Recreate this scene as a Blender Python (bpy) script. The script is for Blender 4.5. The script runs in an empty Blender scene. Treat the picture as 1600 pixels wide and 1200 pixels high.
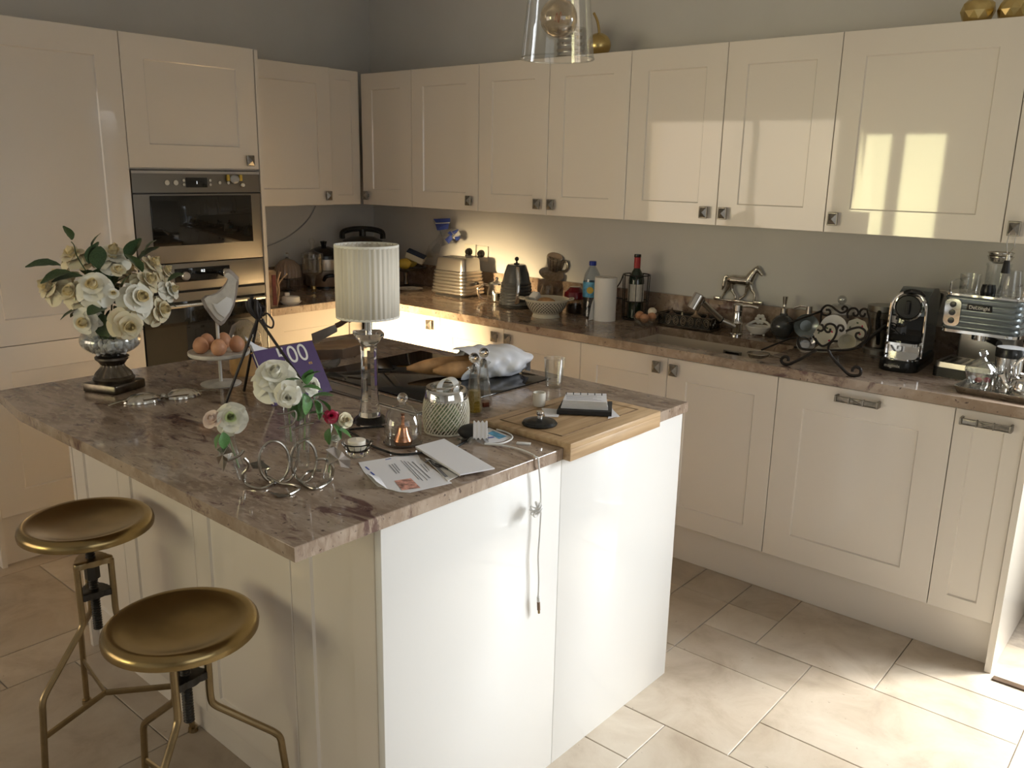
import bpy, bmesh, math, random
from mathutils import Vector, Matrix, Euler
random.seed(7)
R = math.radians
PI = math.pi
scene = bpy.context.scene
COL = scene.collection
# ------------------------------------------------------------------ camera
CAM = Vector((4.1861, -3.5654, 1.5835)); YAW, PITCH, ROLL, FPX = R(40.283), R(-14.0723), R(1.0953), 1329.776
_f = Vector((-math.sin(YAW)*math.cos(PITCH), math.cos(YAW)*math.cos(PITCH), math.sin(PITCH)))
_r = _f.cross(Vector((0, 0, 1))).normalized(); _u = _r.cross(_f)
CF, CR, CU = _f, _r*math.cos(ROLL)+_u*math.sin(ROLL), -_r*math.sin(ROLL)+_u*math.cos(ROLL)
cd = bpy.data.cameras.new('camera'); cam = bpy.data.objects.new('camera', cd); COL.objects.link(cam)
cd.sensor_fit = 'HORIZONTAL'; cd.sensor_width = 36; cd.lens = FPX/1600*36; cd.clip_start = .05
cam.matrix_world = Matrix.Translation(CAM) @ Matrix((CR, CU, -CF)).transposed().to_4x4()
scene.camera = cam
# ------------------------------------------------------------------ world, daylight, added lamps, exposure
wd = bpy.data.worlds.new('sky'); scene.world = wd; wd.use_nodes = True
wb = wd.node_tree.nodes['Background']; wb.inputs[0].default_value = (.80, .88, 1, 1); wb.inputs[1].default_value = 1.2
def area(name, loc, aim, sx, sy, power, col, spread=180):
    d = bpy.data.lights.new(name, 'AREA'); d.shape = 'RECTANGLE'; d.size = sx; d.size_y = sy
    d.energy = power; d.color = col; d.spread = R(spread)
    o = bpy.data.objects.new(name, d); COL.objects.link(o); o.location = loc
    o.rotation_euler = (Vector(aim)-Vector(loc)).to_track_quat('-Z', 'Y').to_euler(); return o
area('daylight_garden_door', (4.68, .13, 1.2), (4.1, -1.4, .1), .76, 1.9, 84, (.92, .96, 1), 105)
area('bright_patch_lamp', (5.75, 1.05, 3.0), (3.95, -.85, 0), 1.1, 1.1, 34, (1, .98, .94), 30)  # added narrow lamp outside the door, whitens nearby floor and end panel
area('low_sun_window', (-.15, -6.12, 1.35), (1.4, 0, .9), 2.1, 1.6, 14, (1, .76, .50), 95)
area('corner_glow_lamp', (.66, -6.11, 1.25), (.95, -.6, .60), .40, .45, 27, (1, .72, .40), 12.5)  # added narrow warm beam that makes the corner base cupboard glow
area('garden_window', (1.52, -6.12, 1.45), (3.2, -.36, 1.6), .86, 1.2, 4.4, (1, .90, .48), 50)
area('right_side_fill', (5.83, -3.1, 1.5), (2, -1.6, 1.2), 1.9, 1.4, 10.0, (1, .97, .93))  # added soft fill, brightens wall cupboards and tall units
scene.view_settings.view_transform = 'Standard'; scene.view_settings.look = 'None'
scene.view_settings.exposure = -.24; scene.view_settings.gamma = 1; scene.view_settings.use_curve_mapping = False
# ------------------------------------------------------------------ pixel helpers (1600x1200 frame)
def ray(px, py): return CF + CR*((px-800)/FPX) + CU*((600-py)/FPX)
W, IW = .908, .918
def A(px, py, z=W):
    d = ray(px, py); return CAM + d*((z-CAM.z)/d.z)
def AY(px, py, y):
    d = ray(px, py); return CAM + d*((y-CAM.y)/d.y)
def AX(px, py, x):
    d = ray(px, py); return CAM + d*((x-CAM.x)/d.x)
def away(p, r):                     # move a ground point horizontally away from the viewpoint
    h = Vector((p.x-CAM.x, p.y-CAM.y, 0)).normalized(); return p + h*r
def AB(px, py, r, z=W): return away(A(px, py, z), r)
def ZAT(px, py, p):
    d = ray(px, py); return CAM.z + d.z*math.hypot(p.x-CAM.x, p.y-CAM.y)/math.hypot(d.x, d.y)
def MPP(p): return (Vector(p)-CAM).dot(CF)/FPX
# ------------------------------------------------------------------ materials
MATS = {}
class NT:
    def __init__(s, name):
        s.m = bpy.data.materials.new(name); s.m.use_nodes = True; s.t = s.m.node_tree; s.n = s.t.nodes
        s.b = s.n['Principled BSDF']; s.out = s.n['Material Output']; s._co = None
    def co(s):
        if not s._co: s._co = s.n.new('ShaderNodeTexCoord')
        return s._co.outputs['Object']
    def link(s, a, b): s.t.links.new(a, b)
    def map(s, scale=(1, 1, 1), rot=(0, 0, 0), src=None):
        m = s.n.new('ShaderNodeMapping'); m.inputs['Scale'].default_value = scale; m.inputs['Rotation'].default_value = rot
        s.link(src or s.co(), m.inputs[0]); return m.outputs[0]
    def noise(s, scale, vec=None, detail=4, rough=.55, dist=0):
        n = s.n.new('ShaderNodeTexNoise'); n.inputs['Scale'].default_value = scale; n.inputs['Detail'].default_value = detail
        n.inputs['Roughness'].default_value = rough; n.inputs['Distortion'].default_value = dist
        s.link(vec or s.co(), n.inputs['Vector']); return n.outputs['Fac']
    def ramp(s, fac, stops):
        r = s.n.new('ShaderNodeValToRGB'); e = r.color_ramp.elements
        while len(e) < len(stops): e.new(.5)
        for i, (p, c) in enumerate(stops): e[i].position = p; e[i].color = (*c, 1) if len(c) == 3 else c
        s.link(fac, r.inputs[0]); return r.outputs[0]
    def mix(s, fac, a, b):
        m = s.n.new('ShaderNodeMix'); m.data_type = 'RGBA'
        for v, k in ((fac, 0), (a, 6), (b, 7)):
            if hasattr(v, 'links'): s.link(v, m.inputs[k])
            else: m.inputs[k].default_value = v if k == 0 else (*v, 1)
        return m.outputs[2]
    def bump(s, h, strength=.2, dist=.002):
        b = s.n.new('ShaderNodeBump'); b.inputs['Strength'].default_value = strength; b.inputs['Distance'].default_value = dist
        s.link(h, b.inputs['Height']); s.link(b.outputs[0], s.b.inputs['Normal'])
    def base(s, c):
        if hasattr(c, 'links'): s.link(c, s.b.inputs['Base Color'])
        else: s.b.inputs['Base Color'].default_value = (*c, 1)
    def set(s, **k):
        for a, v in k.items(): s.b.inputs[a.replace('_', ' ')].default_value = v
        return s
def mat(name, col, rough=.5, metal=0, var=0, vscale=20, bump=0, bscale=60, coat=0, trans=0, ior=1.45, sheen=0):
    m = NT(name); m.set(Roughness=rough, Metallic=metal, IOR=ior)
    m.b.inputs['Coat Weight'].default_value = coat; m.b.inputs['Transmission Weight'].default_value = trans
    m.b.inputs['Sheen Weight'].default_value = sheen
    if var:
        n = m.noise(vscale); m.base(m.ramp(n, [(.3, tuple(c*(1-var) for c in col)), (.7, tuple(min(1, c*(1+var)) for c in col))]))
    else: m.base(col)
    if bump: m.bump(m.noise(bscale, detail=6), bump)
    MATS[name] = m.m; return m
def thin_glass(name, tint=(.965, .975, .97), gl=.06, rough=.02, extra=0):
    m = NT(name); t = m.n.new('ShaderNodeBsdfTransparent'); t.inputs[0].default_value = (*tint, 1)
    g = m.n.new('ShaderNodeBsdfGlossy'); g.inputs['Roughness'].default_value = rough
    lw = m.n.new('ShaderNodeLayerWeight'); lw.inputs[0].default_value = .35
    ma = m.n.new('ShaderNodeMath'); ma.operation = 'MULTIPLY_ADD'; ma.inputs[1].default_value = .55; ma.inputs[2].default_value = gl
    m.link(lw.outputs['Facing'], ma.inputs[0])
    x = m.n.new('ShaderNodeMixShader'); m.link(ma.outputs[0], x.inputs[0]); m.link(t.outputs[0], x.inputs[1]); m.link(g.outputs[0], x.inputs[2])
    m.link(x.outputs[0], m.out.inputs[0]); MATS[name] = m.m; return m
def make_materials():
    # cabinets: warm cream high gloss foil
    m = mat('cream', (.80, .735, .65), .34, coat=1); m.b.inputs['Coat Roughness'].default_value = .035
    m.bump(m.noise(9, detail=2), .02, .01)
    m = mat('white_gloss', (.84, .83, .80), .30, coat=.8); m.b.inputs['Coat Roughness'].default_value = .05
    mat('carcass', (.74, .68, .60), .45)
    mat('wall', (.66, .645, .61), .85, var=.03, vscale=3, bump=.08, bscale=160)
    mat('ceiling', (.78, .77, .74), .9)
    # granite: brown cream ground, drawn out burgundy veins, dark flecks, pale crystals
    m = NT('granite'); m.set(Roughness=.09)
    v = m.map((1, 2.6, 1), (0, 0, R(22)))
    big = m.noise(3.2, v, 6, .6, .8); vein = m.noise(5.5, v, 8, .68, 1.6); fl = m.noise(70, m.co(), 3); cr = m.noise(26, v, 5, .6, .4)
    c = m.ramp(big, [(.3, (.185, .125, .085)), (.5, (.305, .225, .165)), (.72, (.44, .355, .28))])
    c = m.mix(m.ramp(cr, [(.48, (0, 0, 0)), (.68, (1, 1, 1))]), c, (.43, .34, .265))
    c = m.mix(m.ramp(vein, [(.555, (0, 0, 0)), (.65, (.9, .9, .9))]), c, (.105, .05, .045))
    c = m.mix(m.ramp(fl, [(.64, (0, 0, 0)), (.70, (.85, .85, .85))]), c, (.07, .045, .04))
    m.base(c); MATS['granite'] = m.m
    # travertine pavers: per-tile tone, cloudy, small pits
    m = NT('travertine'); m.set(Roughness=.42)
    oi = m.n.new('ShaderNodeObjectInfo'); add = m.n.new('ShaderNodeVectorMath'); add.operation = 'ADD'
    m.link(m.co(), add.inputs[0]); m.link(oi.outputs['Location'], add.inputs[1])
    n1 = m.noise(5, add.outputs[0], 7, .62, .5); n2 = m.noise(55, add.outputs[0], 3)
    c = m.ramp(n1, [(.28, (.40, .32, .235)), (.5, (.54, .455, .355)), (.75, (.64, .565, .46))])
    tone = m.ramp(oi.outputs['Random'], [(0, (.80, .78, .75)), (1, (1.0, 1.0, 1.0))])
    mu = m.n.new('ShaderNodeMix'); mu.data_type = 'RGBA'; mu.blend_type = 'MULTIPLY'; mu.inputs[0].default_value = 1
    m.link(c, mu.inputs[6]); m.link(tone, mu.inputs[7])
    c = m.mix(m.ramp(n2, [(.70, (0, 0, 0)), (.74, (.6, .6, .6))]), mu.outputs[2], (.22, .17, .12))
    m.base(c); m.bump(n1, .12, .004); MATS['travertine'] = m.m
    mat('grout', (.42, .35, .28), .9, var=.2, vscale=30)
    # metals
    m = mat('steel', (.50, .47, .43), .30, 1); m.bump(m.noise(60, m.map((1, 1, 40))), .05, .001)
    m = mat('oven_steel', (.24, .225, .205), .45, 1); m.bump(m.noise(60, m.map((1, 1, 40))), .05, .001)
    mat('steel_dark', (.30, .29, .27), .28, 1)
    mat('chrome', (.78, .77, .75), .07, 1)
    mat('pewter', (.27, .25, .22), .33, .9, var=.25, vscale=80)
    mat('silver', (.62, .59, .53), .22, 1, var=.12, vscale=30)
    mat('wire_silver', (.50, .47, .42), .25, 1)
    mat('old_silver', (.15, .13, .105), .30, 1, var=.4, vscale=25, bump=.2, bscale=40)
    mat('brass', (.37, .27, .125), .25, 1, var=.22, vscale=6)
    mat('brass_leg', (.33, .25, .14), .33, 1, var=.2, vscale=14)
    mat('gold', (.62, .47, .20), .26, 1)
    mat('iron', (.035, .03, .028), .45, .6)
    mat('iron_screw', (.06, .055, .05), .4, .8)
    mat('copper', (.62, .30, .17), .25, 1)
    # plastics, ceramics etc
    mat('black', (.012, .012, .012), .25); mat('black_matt', (.018, .017, .016), .55)
    m = mat('black_glass', (.006, .006, .006), .03); mat('oven_glass', (.012, .011, .009), .03)
    mat('white', (.80, .79, .76), .4); mat('paper', (.80, .79, .80), .7); mat('ivory', (.78, .74, .64), .45)
    mat('white_ceramic', (.82, .80, .75), .2, coat=.3); mat('beige_sink', (.60, .52, .41), .3)
    mat('print_grey', (.25, .25, .27), .8); mat('print_photo', (.55, .28, .22), .7, var=.7, vscale=60); mat('print_blue', (.06, .10, .42), .6)
    mat('purple', (.075, .04, .13), .4); mat('lettering', (.75, .72, .64), .5); mat('orange_edge', (.70, .42, .12), .6)
    m = mat('wood', (.30, .19, .10), .45); v = m.map((2, 14, 14)); m.base(m.ramp(m.noise(4, v, 5, .6, 1), [(.3, (.16, .095, .05)), (.7, (.36, .235, .13))]))
    m = mat('bamboo', (.5, .34, .18), .4); v = m.map((20, 1.2, 20)); m.base(m.ramp(m.noise(3, v, 4, .55, .3), [(.3, (.38, .24, .12)), (.7, (.60, .42, .24))]))
    mat('dark_wood', (.10, .06, .035), .4, var=.4, vscale=14); mat('blond_wood', (.55, .33, .14), .4, var=.15, vscale=30)
    mat('egg', (.58, .29, .16), .45, var=.12, vscale=40); mat('egg_pale', (.80, .72, .58), .4)
    mat('crust', (.48, .27, .12), .6, var=.35, vscale=18, bump=.3, bscale=30)
    m = mat('petal_cream', (.80, .70, .48), .55, sheen=.2); m.b.inputs['Subsurface Weight'].default_value = .1
    mat('petal_white', (.84, .82, .70), .55, sheen=.2); mat('petal_blush', (.84, .68, .58), .55); mat('petal_green', (.62, .70, .40), .55)
    mat('petal_red', (.50, .02, .07), .5); mat('petal_heart', (.82, .70, .42), .55)
    mat('leaf', (.05, .085, .035), .45, var=.35, vscale=20); mat('leaf_fresh', (.09, .21, .06), .45, var=.3, vscale=20); mat('stem', (.25, .32, .16), .5)
    mat('pebble', (.80, .79, .76), .5, var=.06, vscale=10)
    m = mat('shade_fabric', (.74, .71, .62), .85); w = m.map((1, 1, .02)); n = m.noise(75, w, 3)
    m.base(m.ramp(n, [(.32, (.58, .53, .43)), (.62, (.79, .74, .63))])); m.bump(n, .5, .003); m.b.inputs['Transmission Weight'].default_value = 0
    mat('shade_band', (.80, .78, .70), .8)
    mat('towel', (.84, .82, .78), .9, bump=.25, bscale=90); mat('bag_white', (.78, .79, .83), .45, bump=.15, bscale=30)
    mat('red_foil', (.38, .02, .02), .3); mat('red_glass', (.16, .008, .015), .12, coat=.5); mat('bottle_label', (.62, .59, .52), .6, var=.12, vscale=50)
    mat('dark_green_glass', (.008, .02, .008), .05, coat=.6); mat('blue_cap', (.01, .03, .30), .4); mat('label_blue', (.10, .33, .52), .5, var=.5, vscale=40)
    mat('oil', (.42, .27, .02), .1, trans=.6, ior=1.45); mat('vinegar', (.10, .02, .012), .1)
    mat('amber_glass', (.30, .22, .17), .08, coat=.5); mat('bag_red', (.15, .035, .03), .5, var=.5, vscale=14); mat('kraft', (.42, .30, .19), .6, var=.5, vscale=26)
    mat('lemon', (.62, .44, .07), .5); mat('orange_fruit', (.55, .28, .06), .5)
    mat('cream_enamel', (.62, .58, .46), .35); mat('led', (.9, .95, 1), .5)
    MATS['led'].node_tree.nodes['Principled BSDF'].inputs['Emission Color'].default_value = (.9, .95, 1, 1)
    MATS['led'].node_tree.nodes['Principled BSDF'].inputs['Emission Strength'].default_value = 1.5
    mat('navy_cloth', (.03, .04, .075), .8); mat('whitewash', (.62, .58, .52), .75, var=.2, vscale=22, bump=.3, bscale=30); mat('weathered', (.36, .31, .27), .8, var=.3, vscale=30)
    mat('heart_white', (.80, .78, .76), .6); mat('candle', (.84, .78, .66), .5); mat('bulb', (.65, .58, .45), .1)
    mat('bark', (.30, .20, .13), .7, var=.3, vscale=20)
    mat('grey_plastic', (.42, .42, .42), .4); mat('charcoal_gloss', (.10, .105, .11), .16, .6)
    mat('teal_grey', (.17, .20, .21), .25, .5, coat=.5)
    thin_glass('glass'); thin_glass('glass_clear', (.97, .98, .97), .03); thin_glass('plastic_film', (.85, .87, .9), .12, .12)
    thin_glass('smoke_glass', (.55, .52, .48), .06); thin_glass('water_plastic', (.80, .86, .92), .07)
    thin_glass('cut_glass', (.88, .90, .91), .22, .05)
    thin_glass('bulb_glass', (.86, .76, .60), .10)
    m = mat('crystal', (.98, .99, .98), .02, trans=1, ior=1.48)
make_materials()
# ------------------------------------------------------------------ mesh helpers
def smooth_curve(pts, n=6, closed=False):
    P = [Vector(p) for p in pts]; out = []; N = len(P)
    rng = range(N if closed else N-1)
    for i in rng:
        if closed: a, b, c, d = P[(i-1) % N], P[i], P[(i+1) % N], P[(i+2) % N]
        else: a, b, c, d = P[max(i-1, 0)], P[i], P[i+1], P[min(i+2, N-1)]
        for k in range(n):
            t = k/n
            out.append(.5*((2*b)+(c-a)*t+(2*a-5*b+4*c-d)*t*t+(3*b-a-3*c+d)*t**3))
    if not closed: out.append(P[-1].copy())
    return out
class B:
    def __init__(s): s.bm = bmesh.new(); s.M = None
    def _tx(s, vs):
        if s.M is not None:
            for v in vs: v.co = s.M @ v.co
        return s
    def at(s, M): s.M = M; return s
    def box(s, x0, y0, z0, x1, y1, z1, bev=0, seg=2):
        g = bmesh.ops.create_cube(s.bm, size=1); vs = g['verts']
        for v in vs: v.co = Vector(((x0+x1)/2+v.co.x*(x1-x0), (y0+y1)/2+v.co.y*(y1-y0), (z0+z1)/2+v.co.z*(z1-z0)))
        if bev:
            es = list({e for v in vs for e in v.link_edges})
            r = bmesh.ops.bevel(s.bm, geom=es, offset=bev, segments=seg, affect='EDGES', profile=.5)
            vs = list({v for v in r['verts']} | {v for v in vs if v.is_valid})
        return s._tx([v for v in vs if v.is_valid])
    def lathe(s, prof, n=32, c=(0, 0, 0), flute=0, nf=0, sx=1, sy=1, twist=0, wave=0, nw=0):
        rings = []; allv = []
        L = len(prof)
        for j, (r, z) in enumerate(prof):
            if r < 1e-6:
                v = s.bm.verts.new((c[0], c[1], c[2]+z)); rings.append([v]); allv.append(v)
            else:
                ring = []
                for i in range(n):
                    a = 2*PI*i/n; rr = r*(1+(flute*math.cos(nf*a+twist*z) if nf else 0))
                    zz = z
                    if wave and j >= L-2: zz = z+wave*math.cos(nw*a)
                    v = s.bm.verts.new((c[0]+rr*math.cos(a)*sx, c[1]+rr*math.sin(a)*sy, c[2]+zz)); ring.append(v); allv.append(v)
                rings.append(ring)
        for p, q in zip(rings, rings[1:]):
            if len(p) == 1 and len(q) == 1: continue
            for i in range(n):
                k = (i+1) % n
                if len(p) == 1: f = (p[0], q[k], q[i])
                elif len(q) == 1: f = (p[i], p[k], q[0])
                else: f = (p[i], p[k], q[k], q[i])
                s.bm.faces.new(f)
        return s._tx(allv)
    def cyl(s, x, y, z0, z1, r, n=20, r2=None):
        r2 = r if r2 is None else r2
        return s.lathe([(0, z0), (r, z0), (r2, z1), (0, z1)], n, (x, y, 0))
    def sph(s, c, r, n=16, sx=1, sy=1, sz=1, taper=0):
        pr = []
        m = max(6, n//2)
        for i in range(m+1):
            t = -PI/2+PI*i/m; z = math.sin(t); rr = math.cos(t)*(1-taper*z)
            pr.append((max(0, r*rr) if 0 < i < m else 0, r*z*sz))
        return s.lathe(pr, n, c, sx=sx, sy=sy)
    def tube(s, pts, r, n=8, closed=False, cap=True, flat=1, rs=None):
        P = [Vector(p) for p in pts]; N = len(P); rings = []; allv = []
        T = []
        for i in range(N):
            if closed: t = P[(i+1) % N]-P[i-1]
            else: t = P[min(i+1, N-1)]-P[max(i-1, 0)]
            T.append(t.normalized() if t.length > 1e-9 else Vector((0, 0, 1)))
        up = Vector((0, 0, 1)) if abs(T[0].z) < .9 else Vector((1, 0, 0))
        x = T[0].cross(up).normalized()
        for i in range(N):
            x = (x-T[i]*x.dot(T[i]))
            x = x.normalized() if x.length > 1e-6 else T[i].orthogonal().normalized()
            y = T[i].cross(x); ri = rs[i] if rs else r
            ring = []
            for k in range(n):
                a = 2*PI*k/n; v = s.bm.verts.new(P[i]+x*(ri*math.cos(a))+y*(ri*flat*math.sin(a))); ring.append(v); allv.append(v)
            rings.append(ring)
        seq = list(zip(rings, rings[1:]))
        if closed:
            best = min(range(n), key=lambda o: (rings[-1][0].co-rings[0][o].co).length); seq.append((rings[-1], rings[0][best:]+rings[0][:best]))
        for p, q in seq:
            for k in range(n):
                j = (k+1) % n; s.bm.faces.new((p[k], p[j], q[j], q[k]))
        if cap and not closed:
            s.bm.faces.new(rings[0][::-1]); s.bm.faces.new(rings[-1])
        return s._tx(allv)
    def prism(s, poly, z0, z1, bev=0):
        a = [s.bm.verts.new((p[0], p[1], z0)) for p in poly]; b = [s.bm.verts.new((p[0], p[1], z1)) for p in poly]
        N = len(poly); fs = [s.bm.faces.new(a[::-1]), s.bm.faces.new(b)]
        for i in range(N): fs.append(s.bm.faces.new((a[i], a[(i+1) % N], b[(i+1) % N], b[i])))
        vs = a+b
        if bev:
            es = [e for e in fs[1].edges]
            r = bmesh.ops.bevel(s.bm, geom=es, offset=bev, segments=2, affect='EDGES', profile=.5)
            vs = [v for v in set(vs) | set(r['verts']) if v.is_valid]
        return s._tx(vs)
    def grid(s, fn, nu, nv, closed_u=False):
        V = [[s.bm.verts.new(fn(i/(nu if closed_u else nu-1), j/(nv-1))) for i in range(nu)] for j in range(nv)]
        for j in range(nv-1):
            for i in range(nu if closed_u else nu-1):
                k = (i+1) % nu; s.bm.faces.new((V[j][i], V[j][k], V[j+1][k], V[j+1][i]))
        return s._tx([v for r in V for v in r])
    def poly(s, pts):
        vs = [s.bm.verts.new(p) for p in pts]; s.bm.faces.new(vs); return s._tx(vs)
    def mesh(s, name, smooth=35, m=None):
        bmesh.ops.recalc_face_normals(s.bm, faces=s.bm.faces[:])
        me = bpy.data.meshes.new(name); s.bm.to_mesh(me); s.bm.free()
        if smooth:
            me.polygons.foreach_set('use_smooth', [True]*len(me.polygons)); me.set_sharp_from_angle(angle=R(smooth))
        if m: me.materials.append(MATS[m])
        return me
    def o(s, name, m, parent=None, loc=None, rot=None, smooth=35, label=None):
        return put(name, s.mesh(name, smooth, m), parent, loc, rot, label)
def put(name, me, parent=None, loc=None, rot=None, label=None):
    o = bpy.data.objects.new(name, me); COL.objects.link(o)
    if parent is not None: o.parent = parent
    if loc is not None: o.location = loc
    if rot is not None: o.rotation_euler = rot
    if label: o['label'] = label
    return o
def tag(o, label, cat, group=None):
    o['label'] = label; o['category'] = cat
    if group: o['group'] = group
    return o
def thing(name, label, cat, loc=(0, 0, 0), rz=0, group=None):
    o = bpy.data.objects.new(name, None); COL.objects.link(o); o.location = loc; o.rotation_euler = (0, 0, rz); o.empty_display_size = .05
    return tag(o, label, cat, group)
def struct(o): o['kind'] = 'structure'; return o
def solid(o, t, off=0):
    m = o.modifiers.new('thickness', 'SOLIDIFY'); m.thickness = t; m.offset = off; return o
def text(name, body, size, m, parent, loc, rot, ext=.0006, align='CENTER', shear=0):
    cu = bpy.data.curves.new(name, 'FONT'); cu.body = body; cu.size = size; cu.extrude = ext; cu.align_x = align; cu.align_y = 'CENTER'; cu.shear = shear
    t = bpy.data.objects.new(name, cu); COL.objects.link(t)
    me = bpy.data.meshes.new_from_object(t.evaluated_get(bpy.context.evaluated_depsgraph_get()))
    bpy.data.objects.remove(t); me.materials.clear(); me.materials.append(MATS[m]); me.name = name
    return put(name, me, parent, loc, rot)
def copy_tree(o, parent=None):
    c = o.copy(); COL.objects.link(c); c.parent = parent
    for ch in o.children: copy_tree(ch, c)
    return c
# ================================================================== the room
fl = struct(B().box(-1.4, -6.1, -.08, 5.8, .1, -.006).o('floor', 'grout'))
PIT = .202; GX0, GY0 = 2.922, -.975          # paver grid read off the visible joints
I0, I1, J0, J1 = -15, 13, -25, 2
occ = {}; tiles = []
def lay(i, j, w, h):
    cells = [(i+a, j+b) for a in range(w) for b in range(h)]
    if any(c in occ or not (I0 <= c[0] < I1+2 and J0 <= c[1] < J1+1) for c in cells): return False
    for c in cells: occ[c] = 1
    tiles.append((i, j, w, h)); return True
for t in [(0, 0, 1, 1), (0, -1, 2, 1), (0, -3, 2, 2), (2, -2, 3, 2), (1, 0, 2, 2), (-1, 1, 1, 1), (0, 1, 1, 1), (3, 0, 2, 1), (-1, -1, 1, 2), (-2, -2, 2, 1), (-2, -4, 3, 1), (1, -5, 2, 2), (2, -3, 3, 1), (3, -5, 3, 2)]: lay(*t)
rt = random.Random(5)
for j in range(J1, J0-1, -1):
    for i in range(I0, I1):
        if (i, j) in occ: continue
        opts = [(3, -2), (2, -2), (2, -3), (2, -1), (1, -2), (1, -1)]; wts = [5, 4, 3, 2, 1, .3]
        order = []
        while opts:
            k = rt.choices(range(len(opts)), wts)[0]; order.append(opts.pop(k)); wts.pop(k)
        for w, h in order+[(1, -1)]:
            if lay(i, j+h+1, w, -h): break
tm = {}
for (i, j, w, h) in tiles:
    if (w, h) not in tm:
        g = .0013; bb = B().box(g, g, -.02, w*PIT-g, h*PIT-g, 0)
        bmesh.ops.bevel(bb.bm, geom=[e for e in bb.bm.edges if all(v.co.z > -.001 for v in e.verts)], offset=.0014, segments=1, affect='EDGES')
        tm[(w, h)] = bb.mesh('paver', 0, 'travertine')
    x, y = GX0+i*PIT, GY0+j*PIT
    if x > 5.7 or y > .0: continue
    put('paver', tm[(w, h)], fl, (x, y, rt.uniform(-.0008, .0006)))
H = 2.72
DX0, DX1, DZ = 4.22, 5.14, 2.2
struct(B().box(-.1, 0, 0, DX0, .1, H).box(DX1, 0, 0, 5.8, .1, H).box(DX0, 0, DZ, DX1, .1, H).o('wall_back', 'wall'))
struct(B().box(-.1, -2.62, 0, 0, 0, H).box(-1.3, -2.62, 0, -.1, -2.52, H).box(-1.4, -6.1, 0, -1.3, -2.52, H).o('wall_left', 'wall'))
struct(B().box(5.7, -6.1, 0, 5.8, -4.1, H).box(5.7, -2.1, 0, 5.8, 0, H).box(5.7, -4.1, 0, 5.8, -2.1, .8).box(5.7, -4.1, 2.2, 5.8, -2.1, H).o('wall_right', 'wall'))
struct(B().box(-1.3, -6.1, 0, -1.22, -6, H).box(.95, -6.1, 0, 1.12, -6, H).box(-1.22, -6.1, 0, .95, -6, .5).box(-1.22, -6.1, 2.2, .95, -6, H).box(1.12, -6.1, 0, 1.95, -6, .75).box(1.12, -6.1, 2.04, 1.95, -6, H).box(1.95, -6.1, 0, 5.7, -6, H).o('wall_front', 'wall'))
struct(B().box(-1.4, -6.1, H, 5.8, .1, H+.08).o('ceiling', 'ceiling'))
def window(n, x0, z0, x1, z1, mull):
    w = struct(B().box(x0, -6.07, z0, x0+.05, -6.02, z1).box(x1-.05, -6.07, z0, x1, -6.02, z1).box(x0, -6.07, z0, x1, -6.02, z0+.05).box(x0, -6.07, z1-.05, x1, -6.02, z1).o('window_%d' % n, 'white'))
    for a, b in mull: B().box(a, -6.065, z0+.05, b, -6.025, z1-.05).o('mullion', 'white', w)
    B().box(x0+.05, -6.048, z0+.05, x1-.05, -6.044, z1-.05).o('pane', 'glass_clear', w)
window(1, -1.22, .5, .95, 2.2, [(-.03, .03)])
window(2, 1.12, .75, 1.95, 2.04, [(1.41, 1.53)])
w3 = struct(B().box(5.72, -4.1, .8, 5.77, -4.04, 2.2).box(5.72, -2.16, .8, 5.77, -2.1, 2.2).box(5.72, -4.1, .8, 5.77, -2.1, .86).box(5.72, -4.1, 2.14, 5.77, -2.1, 2.2).box(5.72, -3.13, .86, 5.77, -3.07, 2.14).o('window_3', 'white'))
B().box(5.743, -4.04, .86, 5.747, -2.16, 2.14).o('pane', 'glass_clear', w3)
d1 = struct(B().box(DX0, .03, 0, DX0+.07, .08, DZ).box(DX1-.07, .03, 0, DX1, .08, DZ).box(DX0, .03, DZ-.07, DX1, .08, DZ).box((DX0+DX1)/2-.05, .03, 0, (DX0+DX1)/2+.05, .08, DZ).box(DX0, .03, .012, DX1, .08, .10).o('door_1', 'white'))
B().box(DX0+.07, .053, .1, DX1-.07, .057, DZ-.07).o('pane', 'glass_clear', d1)
struct(B().box(3.80, -.66, -.002, 5.6, -.635, .006).o('trim_1', 'dark_wood'))
# ================================================================== fitted kitchen
XU, YU, ZUB, ZUT = .34, .3623, 1.382, 2.0824
UX = [.7431, 1.2247, 1.6598, 2.0949, 2.5365, 2.9788, 3.5698]
YB, ZDB, ZDT = .6096, .1668, .8680
BX1, BX2, BX3, BX4, BX5, BX6, BX7 = 1.201, 1.624, 2.0677, 2.500, 2.9639, 3.5645, 3.7671
XT, T0, T1, T2, ZT = .6254, -2.477, -1.8357, -1.2179, 2.0963
def door(parent, x0, x1, z0, z1, m='cream', knob=None, bar=None, fr=.085, flat=False, y=0, label=None):
    g = .0013; x0 += g; x1 -= g; z0 += g; z1 -= g; b = B(); bm = b.bm; t = .02
    def ring(i, yy): return [bm.verts.new(p) for p in ((x0+i, yy, z0+i), (x1-i, yy, z0+i), (x1-i, yy, z1-i), (x0+i, yy, z1-i))]
    if flat: rs = [ring(0, t), ring(0, .0015), ring(.0015, 0)]
    else:
        f = min(fr, (x1-x0)*.27); rs = [ring(0, t), ring(0, .0015), ring(.0015, 0), ring(f, 0), ring(f+.004, .006)]
    bm.faces.new(rs[0])
    for a, c in zip(rs, rs[1:]):
        for k in range(4): bm.faces.new((a[k], a[(k+1) % 4], c[(k+1) % 4], c[k]))
    bm.faces.new(rs[-1])
    d = b.o('door', m, parent, (0, y, 0), smooth=20, label=label)
    if knob: put('knob', knob_mesh(), d, (knob[0], 0, knob[1]))
    if bar: put('bar_handle', bar_mesh(), d, (bar[0], 0, bar[1]))
    return d
_c = {}
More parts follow.
